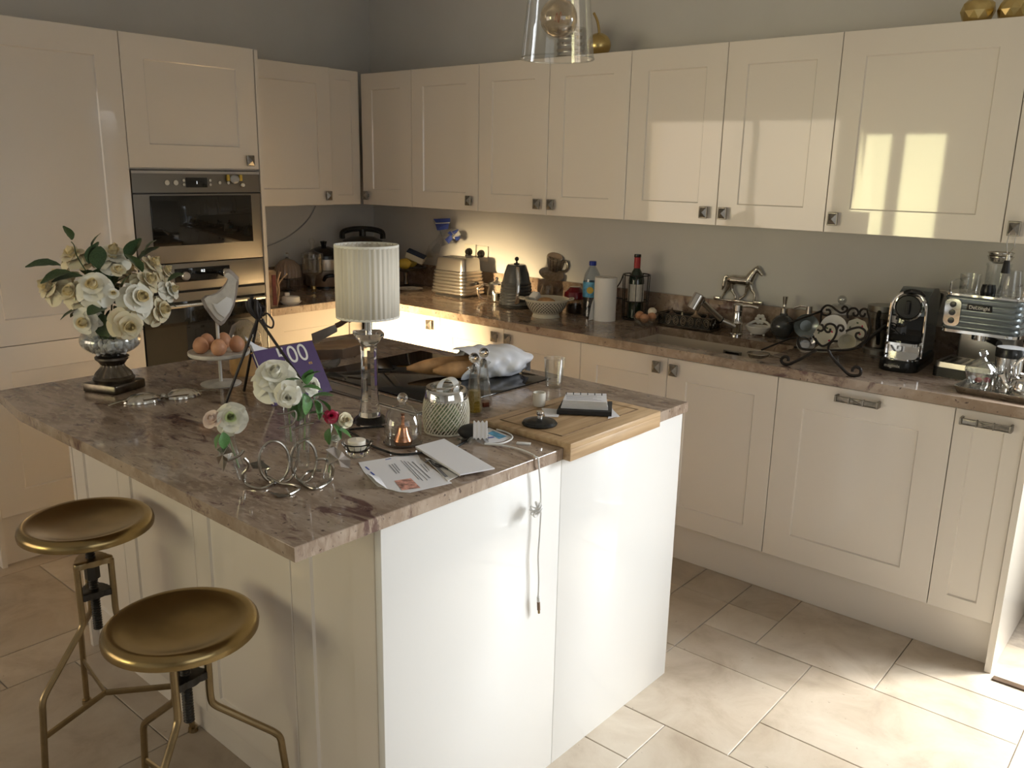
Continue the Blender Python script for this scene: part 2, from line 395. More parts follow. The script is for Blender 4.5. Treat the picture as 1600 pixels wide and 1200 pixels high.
def knob_mesh():
    if 'k' not in _c:
        b = B(); w, h = .019, .024
        b.box(-.009, -.016, -.009, .009, .002, .009)
        b.box(-w, -.022, -h, w, -.015, h, .002)
        a = [b.bm.verts.new((sx*w*.82, -.022, sz*h*.82)) for sx, sz in ((-1, -1), (1, -1), (1, 1), (-1, 1))]; p = b.bm.verts.new((0, -.033, 0))
        for k in range(4): b.bm.faces.new((a[k], a[(k+1) % 4], p))
        _c['k'] = b.mesh('knob', 0, 'pewter')
    return _c['k']
def bar_mesh():
    if 'b' not in _c:
        b = B(); L = .073
        for s in (-1, 1): b.box(s*L-.006 if s > 0 else -L-.002, -.03, -.012, s*L+.002 if s > 0 else -L+.006, .002, .012, .002)
        b.box(-L, -.026, -.009, L, -.018, .009, .002)
        for s in (-1, 1): b.box(s*.024-.002, -.031, -.0115, s*.024+.002, -.018, .0115)
        for s in (-1, 1): b.tube([(-.022, -.027, -s*.009), (.022, -.027, s*.009)], .0018, 6)
        for zz in (-.0095, .0095): b.tube([(-L, -.027, zz), (L, -.027, zz)], .0018, 6)
        _c['b'] = b.mesh('bar_handle', 25, 'pewter')
    return _c['b']
def cabinet(name, label, loc, rz, w, dep, z0, z1, cat='cabinet', group=None, bm='carcass'):
    t = thing(name, label, cat, (loc[0], loc[1], 0), rz, group)
    B().box(.001, .0215, z0, w-.001, dep, z1).o('body', bm, t); return t
KZ = ZUB+.051
# ---- wall cupboards along the back wall
dep = YU-.004
t = cabinet('wall_cupboard', 'cream gloss wall cupboard door in the inner corner, nearest the dark left wall cupboard', (XU, -YU), 0, UX[0]-XU, dep, ZUB, ZUT); door(t, 0, UX[0]-XU, ZUB, ZUT, knob=(.042, KZ))
t = cabinet('wall_cupboard', 'single door cream wall cupboard above the steel toaster', (UX[0], -YU), 0, UX[1]-UX[0], dep, ZUB, ZUT); door(t, 0, UX[1]-UX[0], ZUB, ZUT, knob=(UX[1]-UX[0]-.052, KZ))
t = cabinet('wall_cupboard', 'double door cream wall cupboard above the kettle and paper towel', (UX[1], -YU), 0, UX[3]-UX[1], dep, ZUB, ZUT)
w = UX[2]-UX[1]; w2 = UX[3]-UX[1]; door(t, 0, w, ZUB, ZUT, knob=(w-.047, KZ)); door(t, w, w2, ZUB, ZUT, knob=(w+.036, KZ))
t = cabinet('wall_cupboard', 'double door cream wall cupboard above the horse figurine', (UX[3], -YU), 0, UX[5]-UX[3], dep, ZUB, ZUT)
w = UX[4]-UX[3]; w2 = UX[5]-UX[3]; door(t, 0, w, ZUB, ZUT, knob=(w-.05, KZ)); door(t, w, w2, ZUB, ZUT, knob=(w+.035, KZ))
t = cabinet('wall_cupboard', 'wide single door cream wall cupboard above the pod coffee machine, reflecting a window', (UX[5], -YU), 0, UX[6]-UX[5], dep, ZUB, ZUT); door(t, 0, UX[6]-UX[5], ZUB, ZUT, knob=(.036, KZ))
t = cabinet('wall_cupboard', 'cream wall cupboard at the end of the row, black tassel hanging from its knob', (UX[6], -YU), 0, .24, dep, ZUB, ZUT); door(t, 0, .24, ZUB, ZUT, knob=(.036, KZ-.002))
# ---- wall cupboards on the left wall
ZUL = ZUT+.012
t = cabinet('wall_cupboard', 'cream wall cupboard beside the oven tower with knob at its lower right', (XU+.006, T2+.002), R(90), -.5775-T2-.002, XU, ZUB, ZUL); door(t, -1.0244-T2-.15, -.5775-T2-.002, ZUB, ZUL, knob=(-.5775-T2-.042, KZ))
t = cabinet('wall_cupboard', 'narrow cream wall cupboard panel with no knob in the inner corner', (XU-.012, -.5775), R(90), .5775-YU+.006, XU-.02, ZUB, ZUL); door(t, 0, .5775-YU-.006, ZUB, ZUL, fr=.05)
# ---- base cupboards along the back wall
dep = YB-.01; z0 = ZDB
KB = .826
t = cabinet('base_cupboard', 'cream base cupboard in the inner corner, glowing in warm light', (.62, -YB), 0, BX1-.62, dep, z0, ZDT); door(t, .005, BX1-.62, z0, ZDT, knob=(BX1-.62-.062, KB))
t = cabinet('base_cupboard', 'double door cream base cupboard under the kettle and colander', (BX1, -YB), 0, BX3-BX1, dep, z0, ZDT)
w = BX2-BX1; w2 = BX3-BX1; door(t, 0, w, z0, ZDT, knob=(w-.046, KB)); door(t, w, w2, z0, ZDT, knob=(w+.036, KB))
t = thing('sink_cupboard', 'double door cream base cupboard beneath the sink', 'cabinet', (BX3, -YB, 0))
w = BX4-BX3; w2 = BX5-BX3
B().box(.001, .0215, z0, w2-.001, dep, .60).o('body', 'carcass', t)
door(t, 0, w, z0, ZDT, knob=(w-.042, KB-.002)); door(t, w, w2, z0, ZDT, knob=(w+.036, KB-.004))
t = cabinet('dishwasher', 'integrated appliance behind a wide cream door with pewter bar handle', (BX5, -YB), 0, BX6-BX5, dep, z0, ZDT, 'dishwasher'); door(t, 0, BX6-BX5, z0, ZDT, bar=(.294, .832), fr=.10)
t = cabinet('base_cupboard', 'narrow cream pull-out cupboard with bar handle beside the end panel', (BX6, -YB), 0, BX7-BX6, dep, z0, ZDT); door(t, 0, BX7-BX6, z0, ZDT, bar=(.095, .833), fr=.055)
tag(B().box(BX7+.001, -YB-.012, 0, BX7+.021, -.004, ZDT).o('end_panel', 'cream'), 'white-lit cream end panel closing the run of base cupboards by the doorway', 'panel')
tag(B().box(.62, -.5642, 0, BX7, -.546, z0-.001).o('plinth', 'cream'), 'long cream plinth under the base cupboards beside the open floor', 'plinth')
# ---- base cupboard on the left wall
t = cabinet('base_cupboard', 'cream base cupboard beside the oven tower under the butter dish', (.606, T2+.021), R(90), -.60-T2-.025, .60, z0, ZDT); door(t, 0, -.60-T2-.03, z0, ZDT)
# ---- tall units
t = cabinet('tall_cupboard', 'tall cream two-door cupboard beside the ovens', (XT, T0), R(90), T1-T0, XT-.005, .0, ZT)
door(t, 0, T1-T0, .8885, ZT, fr=.10); door(t, 0, T1-T0, .205, .8885, fr=.10)
B().box(0, .035, 0, T1-T0, .05, .204).o('plinth', 'cream', t)
tag(B().box(.004, T0-.020, 0, XT+.006, T0-.001, ZT).o('end_panel', 'cream'), 'narrow cream end panel on the far side of the tall cupboard', 'panel')
ov = thing('oven_tower', 'tall cream housing with built-in ovens between tall cupboard and worktop', 'cabinet', (XT, T1, 0), R(90)); tw = T2-T1
B().box(.001, .30, 0, tw-.001, XT-.005, ZT).box(.001, .0215, 1.56, tw-.001, .30, ZT).box(.001, .0215, .10, tw-.001, .30, .40).o('body', 'carcass', ov)
door(ov, 0, tw, 1.566, ZT, knob=(tw-.055, 1.605), fr=.095); door(ov, 0, tw, .12, .42)
B().box(tw+.001, -.004, 0, tw+.018, XT-.005, ZT-.004).o('side_panel', 'cream', ov)
# compact oven
mo = thing('compact_oven', 'steel compact oven with dark glass window in the tower, above the larger oven', 'oven', (XT, T1, 0), R(90))
z0, z1 = 1.162, 1.556
B().box(.004, .0, z0, tw-.004, .30, z1, .002).o('front', 'oven_steel', mo)
B().box(.004, -.003, z1-.012, tw-.004, .0, z1).o('top_trim', 'grey_plastic', mo)
B().box(.004, -.0025, z1-.098, tw-.004, .001, z1-.092).o('door_gap', 'black', mo)
B().box(.075, -.006, z0+.075, tw-.055, .001, z1-.105, .003).o('window', 'oven_glass', mo)
B().box(.245, -.004, z1-.070, .345, .001, z1-.028).o('display', 'black_glass', mo)
text('readout', '1', .018, 'led', mo, (.295, -.0045, z1-.05), (R(90), 0, 0))
for i, (bx, bz, br) in enumerate([(.155, .05, .011), (.195, .05, .011), (.232, .04, .006), (.232, .058, .006), (.358, .04, .006), (.358, .058, .006), (.405, .05, .007), (.448, .05, .007)]):
    B().cyl(0, 0, 0, .008, br, 12).o('button', 'silver', mo, (bx, 0, z1-bz), (R(90), 0, 0))
b = B(); b.lathe([(0, 0), (.011, 0), (.011, .010), (.008, .014), (0, .014)], 16).o('dial', 'silver', mo, (.52, 0, z1-.060), (R(90), 0, 0))
pt = thing('hanging_timer', 'small grey clip-on gadget with yellow ends on the compact oven panel', 'gadget', (XT+.001, T1+.478, z1-.03), R(90))
B().sph((0, -.012, -.004), .024, 16, sy=.4, sz=.8).o('body', 'grey_plastic', pt); B().box(-.036, -.012, -.012, -.024, .0, .016, .002).o('clip', 'lemon', pt); B().box(.026, -.012, -.012, .040, .0, .016, .002).o('clip', 'lemon', pt)
# larger oven
lo = thing('oven', 'built-in oven with black control panel and two round knobs below compact oven', 'oven', (XT, T1, 0), R(90))
z1 = 1.158
B().box(.004, 0, 1.038, tw-.004, .30, z1, .002).o('control_panel', 'oven_steel', lo)
B().box(.16, -.004, z1-.082, .43, .001, z1-.022, .002).o('display_panel', 'black_glass', lo)
text('readout', '0:2', .016, 'led', lo, (.295, -.0045, z1-.038), (R(90), 0, 0))
for kx in (.205, .405):
    B().lathe([(0, 0), (.021, 0), (.0195, .018), (.017, .021), (0, .021)], 24).o('knob', 'chrome', lo, (kx, -.003, z1-.054), (R(90), 0, 0))
B().box(.004, -.002, 1.030, tw-.004, .01, 1.0385).o('door_gap', 'black', lo)
dr = B().box(.004, .0, .428, tw-.004, .30, 1.029, .002).o('oven_door', 'oven_glass', lo)
B().box(.004, -.003, .990, tw-.004, .001, 1.028).o('door_rail', 'oven_steel', dr)
B().box(.03, -.045, .968, tw-.03, -.030, .984, .004).box(.05, -.04, .966, .065, .0, .984).box(tw-.065, -.04, .966, tw-.05, 0, .984).o('door_handle', 'silver', dr)
# ---- worktop with the sink cut out, and upstand
SX0, SX1, SY0, SY1 = 2.215, 2.865, -.550, -.215; XW, YWF = .640, -.630; WB = W-.035; XE = BX7+.028
wt = B().box(.004, T2+.02, WB, XW, YWF, W).box(.004, YWF, WB, SX0, -.004, W).box(SX1, YWF, WB, XE, -.004, W).box(SX0, YWF, WB, SX1, SY0, W).box(SX0, SY1, WB, SX1, -.004, W)
tag(wt.o('worktop', 'granite'), 'L-shaped brown granite worktop along the back and left walls', 'worktop')
tag(B().box(.026, -.026, W+.0005, XE, -.004, 1.03).box(.004, T2+.02, W+.0005, .026, -.004, 1.03).o('upstand', 'granite'), 'low brown granite upstand running along the wall behind the worktop', 'upstand')
sk = thing('sink', 'undermounted beige sink in the granite worktop', 'sink', (0, 0, 0)); d = .012
B().box(SX0-d, SY0-d, .70, SX1+d, SY1+d, .712).box(SX0-d, SY0-d, .70, SX0, SY1+d, WB).box(SX1, SY0-d, .70, SX1+d, SY1+d, WB).box(SX0-d, SY0-d, .70, SX1+d, SY0, WB).box(SX0-d, SY1, .70, SX1+d, SY1+d, WB).o('basin', 'beige_sink', sk)
B().box(2.545, SY1-.004, .822, 2.63, SY1+.001, .850, .002).o('overflow_frame', 'steel_dark', sk)
B().box(2.556, SY1-.006, .828, 2.619, SY1-.003, .844).o('overflow_grille', 'black', sk)
B().lathe([(0, .712), (.035, .712), (.035, .716), (0, .714)], 20, (2.54, -.36, 0)).o('drain', 'chrome', sk)
# ================================================================== island
IW = .918; IZB = IW-.030
IO = (2.2, -2.0); IA = R(-.6)
def iroot(name, label, cat): return thing(name, label, cat, (IO[0], IO[1], 0), IA)
ix0, ix1, iy0, iy1, ixp, iyp, iyd, ixl = [a-b for a, b in zip((1.4555, 2.9854, -2.729, -1.327, 2.9755, -1.338, -2.518, 1.4505), (2.2, 2.2, -2., -2., 2.2, -2., -2., 2.2))]
isl = iroot('kitchen_island', 'kitchen island base with cream doors on one side and glossy white end panels', 'island')
B().box(ixl+.02, iyd+.022, 0, ixp-.021, iyp-.02, IZB).o('body', 'carcass', isl)
B().box(ixl, iyd-.001, 0, ixl+.019, iyp, IZB).o('side_panel', 'cream', isl)
B().box(ixl+.02, iyp-.019, 0, ixp-.021, iyp, IZB).o('back_panel', 'cream', isl)
ysm = AX(874, 900, 2.2+ixp).y+2.0
B().box(ixp-.020, iyd-.002, 0, ixp, ysm-.0012, IZB, .001).o('end_panel', 'white_gloss', isl)
B().box(ixp-.020, ysm+.0012, 0, ixp, iyp, IZB, .001).o('end_panel', 'white_gloss', isl)
ds = [ixl+.020]+[AY(px, py, -2.0+iyd).x-2.2 for px, py in ((181, 735), (300, 790), (457, 868))]+[ixp-.024]
for a, b_ in zip(ds, ds[1:]): door(isl, a, b_, .10, IZB-.004, y=iyd, fr=.075)
B().box(ixl+.02, iyd+.03, 0, ixp-.021, iyd+.045, .099).o('plinth', 'cream', isl)
yc = .0
tag(put('island_worktop', B().prism([(ix0-.02, iy0+.03), (ix0+.25, iy0-.004), (ix0+.7, iy0), (ix1, iy0), (ix1, iy1), (ix0-.02, iy1)], IZB, IW, .002).mesh('island_worktop', 20, 'granite'), None, (IO[0], IO[1], 0), (0, 0, IA)), 'broad brown granite slab on top of the kitchen island', 'worktop')
# hob and vent strip
ho = thing('hob', 'black glass hob let into the island worktop', 'hob', (0, 0, IW))
B().box(1.90, -1.90, 0, 2.52, -1.40, .005, .002).o('glass', 'black_glass', ho)
ve = thing('downdraft_vent', 'steel vent strip set flush in the island granite beside the hob', 'vent', (0, 0, IW))
B().box(1.90, -2.005, 0, 2.52, -1.925, .003, .001).o('frame', 'steel_dark', ve)
B().box(1.915, -1.992, .001, 2.505, -1.938, .0045).o('flap', 'steel', ve)
# ================================================================== brass stools
def make_stool(label, cx, cy, zs, a0):
    st = thing('bar_stool', label, 'stool', (cx, cy, 0), group='adjustable brass stools')
    Rr = .166
    B().lathe([(0, -.016), (.05, -.0155), (.095, -.012), (.122, -.006), (.138, -.001), (.150, .001), (.158, -.002), (.164, -.009), (Rr, -.018), (.165, -.027), (.158, -.031), (.154, -.028), (.15, -.022), (.09, -.021), (0, -.022)], 56, (0, 0, zs)).o('seat', 'brass', st)
    B().cyl(0, 0, zs-.034, zs-.021, .045).o('seat_flange', 'brass_leg', st)
    pr = [(0, .35), (.011, .35)]; z = .352
    while z < zs-.03: pr += [(.0125, z), (.0095, z+.0035)]; z += .007
    pr += [(.011, zs-.03), (0, zs-.03)]
    B().lathe(pr, 16).o('screw', 'iron_screw', st, smooth=60)
    fr = []
    for nm, zp, rp, hh in (('top_plate', .545, .052, .016), ('lower_plate', .452, .046, .018)):
        pts = []
        for k in range(60):
            a = 2*PI*k/60; pts.append(((rp*.70+rp*.36*max(0, math.cos(3*(a-a0)))**1.2)*math.cos(a), (rp*.70+rp*.36*max(0, math.cos(3*(a-a0)))**1.2)*math.sin(a)))
        B().prism(pts, zp, zp+hh, .003).o(nm, 'iron_screw' if zp < .5 else 'brass_leg', st)
    B().cyl(0, 0, .50, .545, .019, 6).o('nut', 'iron_screw', st)
    for k in range(3):
        a = a0+k*2*PI/3; c, s = math.cos(a), math.sin(a)
        prf = [(.049, .552), (.049, .46), (.049, .40), (.056, .378), (.085, .352), (.150, .297), (.187, .265), (.199, .245), (.203, .21), (.213, .10), (.222, .0)]
        B().tube(smooth_curve([(r*c, r*s, z) for r, z in prf], 4), .0085, 10).o('leg', 'brass_leg', st)
        B().tube([(0, 0, .150), (.209*c, .209*s, .150)], .0045, 8, flat=2.2).o('stretcher', 'brass_leg', st)
        B().lathe([(0, 0), (.014, 0), (.013, .012), (0, .014)], 12).o('foot', 'brass_leg', st, (.222*c, .222*s, 0))
    return st
p = A(135, 812, .668); make_stool('brass stool with its seat screwed up high, beside the end of the island', p.x, p.y, .672, R(172))
p = A(283, 972, .60); make_stool('brass stool with lower dished seat, pulled out below the island overhang', p.x, p.y, .606, R(305))
# ================================================================== things on the back worktop
def BC(px, py, r, lim=None, z=W):
    """centre of a round foot of radius r whose near edge shows at the pixel; kept clear of the upstand"""
    p = AB(px, py, r, z); h = Vector((p.x-CAM.x, p.y-CAM.y, 0)); lim = -.03-r if lim is None else lim
    if p.y > lim: p = p + h*((lim-p.y)/h.y)
    return Vector((p.x, p.y, z))
def face(p): return math.atan2(-(p.x-CAM.x), (p.y-CAM.y))     # local x to the right of, local y away from, the viewer
def UVP(px, py, p):                                          # pixel -> (u, z) on the upright plane through p that faces the viewer
    d = ray(px, py); h = Vector((p.x-CAM.x, p.y-CAM.y, 0)); L = h.length; h.normalize(); rt_ = Vector((h.y, -h.x, 0))
    t = L/(d.x*h.x+d.y*h.y); q = CAM+d*t; return ((q-p).dot(rt_), q.z-p.z)
def glassy(b, name, m, parent, **k): return b.o(name, m, parent, **k)
# ---- left wall run
p = BC(427, 485, .03, lim=9); p.x, p.y = .55, T2+.075
h = ZAT(427, 423, p)-W
t = thing('paper_bag', 'tall crumpled brown and dark red paper bag beside the oven tower', 'bag', p, R(70))
def fb(u, v):
    a = 2*PI*u; k = 1-.25*v; wob = 1+.10*math.sin(5*a+7*v)+.05*math.sin(11*a-9*v)
    c, s_ = math.cos(a), math.sin(a); sx = abs(c)**.6*(1 if c > 0 else -1); sy = abs(s_)**.6*(1 if s_ > 0 else -1)
    return (.032*sx*wob, .034*sy*wob*(1-.55*v), h*v+.006*math.sin(3*a)*v)
B().grid(fb, 36, 10, True).o('bag_body', 'kraft', t)
b = B(); b.at(Matrix.Translation((.012, -.036, h*.5))); b.box(-.009, -.002, -h*.45, .009, .005, h*.40).o('red_stripe', 'bag_red', t)
B().tube(smooth_curve([(.02, -.03, .0), (.035, -.03, h*.45), (.03, -.03, h*.7), (.045, -.03, h*.98)]), .006, 6).o('twig', 'bark', t)
B().tube(smooth_curve([(.032, -.03, h*.62), (.055, -.02, h*.76), (.085, -.01, h*.9)]), .0035, 6).o('twig', 'kraft', t)
p = Vector((.36, T2+.10, W)); h = ZAT(424, 393, p)-W
t = thing('swing_top_bottle', 'clear swing-top bottle with reddish stopper behind the paper bag', 'bottle', p)
B().lathe([(0, 0), (.033, 0), (.034, .01), (.034, h*.52), (.026, h*.66), (.016, h*.78), (.016, h*.9), (.019, h*.92), (.019, h*.95), (.012, h*.95)], 24).o('bottle', 'smoke_glass', t)
B().lathe([(0, .004), (.030, .004), (.030, h*.5), (0, h*.5)], 20).o('liquid', 'vinegar', t)
B().lathe([(0, h*.93), (.022, h*.93), (.026, h*.96), (.018, h), (0, h)], 18).o('stopper', 'bag_red', t)
for s in (-1, 1): B().tube([(s*.019, 0, h*.78), (s*.024, 0, h*.95)], .0015, 5).o('wire', 'wire_silver', t)
p = BC(449, 478, .045, lim=9)+Vector((0, .022, 0)); t = thing('butter_dish', 'small white lidded butter dish on the worktop edge', 'dish', p, R(60))
B().lathe([(0, 0), (.040, 0), (.052, .012), (.053, .016), (.0, .016)], 32, sx=1, sy=.8).o('plate', 'white_ceramic', t)
B().lathe([(.047, .016), (.045, .036), (.036, .042), (0, .043)], 32, sx=1, sy=.8).o('lid', 'white_ceramic', t)
B().box(-.030, -.012, .042, -.004, .012, .060, .005).o('lid_handle', 'white_ceramic', t)
p = BC(451, 456, .06, lim=9); t = thing('cake_dome', 'ribbed dark glass cake dome with ball knob on a low stand', 'cake stand', p)
z1 = ZAT(451, 433, p)-W; zt = ZAT(450, 396, p)-W; r = 20*MPP(p)
B().lathe([(0, 0), (.045, 0), (.045, .006), (.012, .014), (.010, z1-.012), (.03, z1-.006), (r*1.08, z1-.004), (r*1.08, z1), (0, z1)], 32).o('stand', 'smoke_glass', t)
hd = zt-z1-.03
B().lathe([(r, z1+.001), (r*1.0, z1+hd*.35), (r*.86, z1+hd*.66), (r*.55, z1+hd*.9), (.014, z1+hd), (0, z1+hd)], 72, flute=.035, nf=24, twist=18).o('dome', 'amber_glass', t)
B().lathe([(.014, z1+hd-.002), (.008, z1+hd+.008), (.006, z1+hd+.012)], 14).sph((0, 0, z1+hd+.022), .013, 14).o('knob', 'crystal', t)
p = BC(490, 457, .045, lim=9); t = thing('candy_jar', 'footed clear glass candy jar with lid, next to the ribbed cake dome', 'jar', p)
za, zb, zc, zd = [ZAT(490, y_, p)-W for y_ in (428, 402, 396, 372)]; r = 16*MPP(p)
B().lathe([(0, 0), (.045, 0), (.045, .004), (.012, .012), (.010, za*.45), (.020, za*.9), (r*.8, za), (r, za+.012), (r, zb), (r*.97, zb), (r*.97, za+.014), (r*.75, za+.004), (0, za+.002)], 32).o('jar', 'glass', t)
B().lathe([(.011, .012), (.0165, .014), (.0165, .030), (.011, .032)], 20).o('gold_ring', 'gold', t)
B().lathe([(r*1.08, zb), (r*1.05, zc), (.020, zc+.012), (.010, zc+.018), (.012, zd-.03), (.018, zd-.018), (.012, zd), (0, zd)], 32).o('lid', 'glass', t)
p = Vector((.150, -.505, W)); t = thing('slow_cooker', 'steel slow cooker with black lid between the candy jar and the lamp', 'cooker', p)
r = .108; zb = ZAT(525, 403, p)-W; zl = ZAT(525, 388, p)-W
B().lathe([(0, .012), (r*.96, .012), (r, .02), (r*1.02, zb), (0, zb)], 40).o('body', 'steel', t)
B().lathe([(0, 0), (r*.9, 0), (r*.9, .013), (0, .013)], 32).o('base', 'black', t)
B().tube([(r*1.02*math.cos(a), r*1.02*math.sin(a), zb*.62) for a in [2*PI*k/40 for k in range(40)]], .0015, 4, True).o('seam', 'black', t)
B().lathe([(r*1.05, zb+.001), (r*1.04, zb+.02), (r*.55, zl), (.03, zl+.01), (0, zl+.01)], 40).lathe([(.012, zl+.008), (.02, zl+.04), (0, zl+.044)], 18).o('lid', 'black', t)
a = R(-20); B().tube(smooth_curve([(r*math.cos(a-.35), r*math.sin(a-.35), .05), (1.25*r*math.cos(a-.2), 1.25*r*math.sin(a-.2), .075), (1.25*r*math.cos(a+.2), 1.25*r*math.sin(a+.2), .075), (r*math.cos(a+.35), r*math.sin(a+.35), .05)]), .010, 8).o('handle', 'black', t)
p = Vector((.215, -.270, W)); t = thing('stock_pot', 'large round cooker with a broad black carrying handle in the corner', 'cooker', p)
r = .114; zt = ZAT(590, 357, p)-W
B().lathe([(0, 0), (r*.95, 0), (r, .012), (r, zt-.085), (0, zt-.085)], 40).o('body', 'steel', t)
B().lathe([(r*1.03, zt-.085), (r*1.02, zt-.07), (r*.6, zt-.048), (0, zt-.043)], 40).o('lid', 'steel_dark', t)
u = face(p); B().at(Matrix.Rotation(u, 4, 'Z')).tube(smooth_curve([(-.118, 0, zt-.060), (-.112, 0, zt-.022), (-.06, 0, zt-.006), (0, 0, zt-.002), (.06, 0, zt-.006), (.112, 0, zt-.022), (.118, 0, zt-.060)]), .016, 8).o('carry_handle', 'black', t)
B().cyl(0, 0, zt-.046, zt-.004, .020).o('valve', 'black', t)
c = [AX(px, py, .008) for px, py in ((493, 322), (485, 338), (470, 355), (450, 370), (430, 380), (414, 386))]
tag(B().tube(smooth_curve(c, 5), .0035, 6).o('hanging_cable', 'grey_plastic'), 'thin grey cable hanging down the left wall beneath the cupboard', 'cable')
# ---- fruit stand with packets
p = Vector((.47, -.165, W)); t = thing('fruit_stand', 'dark pedestal fruit stand beside the toaster', 'fruit stand', p); z1 = ZAT(650, 420, p)-W
B().lathe([(0, 0), (.055, 0), (.055, .006), (.015, .018), (.011, z1*.5), (.014, z1-.02), (.05, z1-.008), (.115, z1), (.125, z1+.012), (.121, z1+.012), (.112, z1+.004), (0, z1-.003)], 40).o('stand', 'old_silver', t)
for (dx, dy, m, nm, lb) in ((-.047, -.05, 'orange_fruit', 'orange', 'orange fruit on the dark pedestal fruit stand'), (.040, -.045, 'lemon', 'lemon', 'dull yellow lemon on the dark pedestal fruit stand'), (-.01, .05, 'lemon', 'lemon', 'yellow lemon at the back of the fruit stand')):
    q = p+Vector((dx, dy, z1+.035)); tag(B().sph((0, 0, 0), .036, 18, sz=.95 if nm == 'orange' else .85, sx=1 if nm == 'orange' else 1.2).o(nm, m, None, q), lb, 'fruit')
q = p+Vector((.055, .03, z1+.074)); t = thing('cream_packet', 'cream packet with a navy top lying tilted on the fruit stand', 'packet', q); t.rotation_euler = (R(12), R(22), R(35))
B().box(-.055, -.03, -.022, .055, .03, .014, .003).o('packet', 'cream_enamel', t); B().box(-.056, -.031, .014, .056, .031, .022, .003).o('navy_top', 'navy_cloth', t)
p = AY(672, 385, -.045); t = thing('plastic_bag', 'clear plastic bag printed blue and white, leaning on the wall above the fruit', 'bag', p)
def film(pts, nm, m, off=0, wr=.006):
    P = [AY(a, b_, -.045+off)-p for a, b_ in pts]; c = sum(P, Vector())/len(P); bb = B()
    V = [bb.bm.verts.new(q+Vector((0, random.uniform(-wr, wr), 0))) for q in P]; cc = bb.bm.verts.new(c+Vector((0, -.012, 0)))
    for k in range(len(V)): bb.bm.faces.new((V[k], V[(k+1) % len(V)], cc))
    bb.o(nm, m, t, smooth=0)
film([(664, 402), (670, 384), (682, 372), (690, 360), (676, 344), (690, 340), (705, 341), (704, 356), (716, 357), (722, 368), (714, 379), (700, 382), (690, 385), (684, 402)], 'film', 'plastic_film')
film([(678, 342), (704, 341), (703, 347), (680, 348)], 'print', 'print_blue', -.012); film([(680, 350), (702, 349), (699, 358), (684, 360)], 'print', 'print_blue', -.012)
film([(694, 374), (705, 366), (708, 373), (702, 381)], 'print', 'print_blue', -.012); film([(706, 362), (716, 358), (714, 364), (709, 366)], 'print', 'print_blue', -.012); film([(703, 361), (708, 366), (705, 369), (700, 364)], 'print', 'print_blue', -.014); film([(711, 370), (720, 369), (717, 375), (712, 376)], 'print', 'print_blue', -.012)
film([(680, 348), (703, 347), (702, 349), (681, 350)], 'print', 'white', -.013); film([(706, 372), (716, 360), (720, 366), (711, 374)], 'print', 'white', -.011)
p = BC(640, 455, .055, lim=9); p.y = min(p.y, -.22); t = thing('side_plate', 'white side plate with dark motif lying flat in front of the fruit stand', 'plate', p)
B().lathe([(0, 0), (.05, 0), (.075, .010), (.078, .010), (.052, .004), (0, .004)], 40).o('plate', 'white_ceramic', t)
for k in range(5): B().cyl(.03*math.cos(k*1.26), .03*math.sin(k*1.26), .004, .0048, .010, 10).o('motif', 'print_grey', t)
# ---- toaster
q0 = A(725, 467); t = thing('toaster', 'ribbed steel toaster with smooth upper half beside the wall sockets', 'toaster', (q0.x-.125, -.175, W))
def rrect(w, d_, r, n=6):
    out = []
    for cx, cy, a0 in ((w-r, d_-r, 0), (-w+r, d_-r, 90), (-w+r, -d_+r, 180), (w-r, -d_+r, 270)):
        for k in range(n+1): a = R(a0+90*k/n); out.append((cx+r*math.cos(a), cy+r*math.sin(a)))
    return out
def loft(prof, r0, n=6, cap=True):      # prof: (half w, half d, z)
    b = B(); rings = []
    for w, d_, z in prof: rings.append([b.bm.verts.new((x, y, z)) for x, y in rrect(w, d_, min(r0, w*.95, d_*.95), n)])
    for a, c in zip(rings, rings[1:]):
        for k in range(len(a)): b.bm.faces.new((a[k], a[(k+1) % len(a)], c[(k+1) % len(a)], c[k]))
    if cap: b.bm.faces.new(rings[0][::-1]); b.bm.faces.new(rings[-1])
    return b
HT = ZAT(722, 406, t.location+Vector((.1, -.1, 0)))-W
pr = []; zr = HT*.68; nr = 7
for k in range(nr):
    z0_, z1_ = .014+(zr-.014)*k/nr, .014+(zr-.014)*(k+1)/nr; g = 1-.10*k/nr
    pr += [(.126*g, .088*g, z0_), (.131*g, .093*g, z0_+(z1_-z0_)*.3), (.131*g, .093*g, z0_+(z1_-z0_)*.7), (.126*g*.993, .088*g*.993, z1_-.0006)]
loft(pr, .03).o('ribbed_body', 'steel', t); loft([(.112, .076, zr-.001), (.108, .072, HT-.012), (.102, .066, HT)], .025).o('upper_body', 'steel', t)
loft([(.115, .08, 0), (.118, .082, .016)], .03).o('base', 'black', t)
for s in (-.028, .028): B().box(-.08, s-.011, HT-.004, .08, s+.011, HT+.0015).o('slot', 'black', t)
B().box(.126, -.012, .07, .150, .012, .085, .004).o('lever', 'black', t)
# ---- wall sockets with plugs
for i, (px, py, lb) in enumerate(((736, 393, 'white double wall socket plate with a black plug, nearer the corner'), (755, 396, 'white wall socket plate with black plug and cord beside the kettle'))):
    q = AY(px, py, -.001); t = thing('wall_socket', lb, 'socket', (q.x, -.001, q.z))
    B().box(-.042, -.010, -.042, .042, .001, .042, .003).o('plate', 'ivory', t)
    pg = B().at(Matrix.Rotation(R(90), 4, 'X')).lathe([(0, .010), (.021, .010), (.021, .022), (.014, .036), (0, .038)], 20).o('plug', 'black', t)
    B().tube(smooth_curve([(0, -.036, -.008), (0, -.045, -.03), (.004, -.03, -.07), (.002, -.032, -.12), (-.004, -.04, -.19)]), .0035, 6).o('cord', 'black', pg)
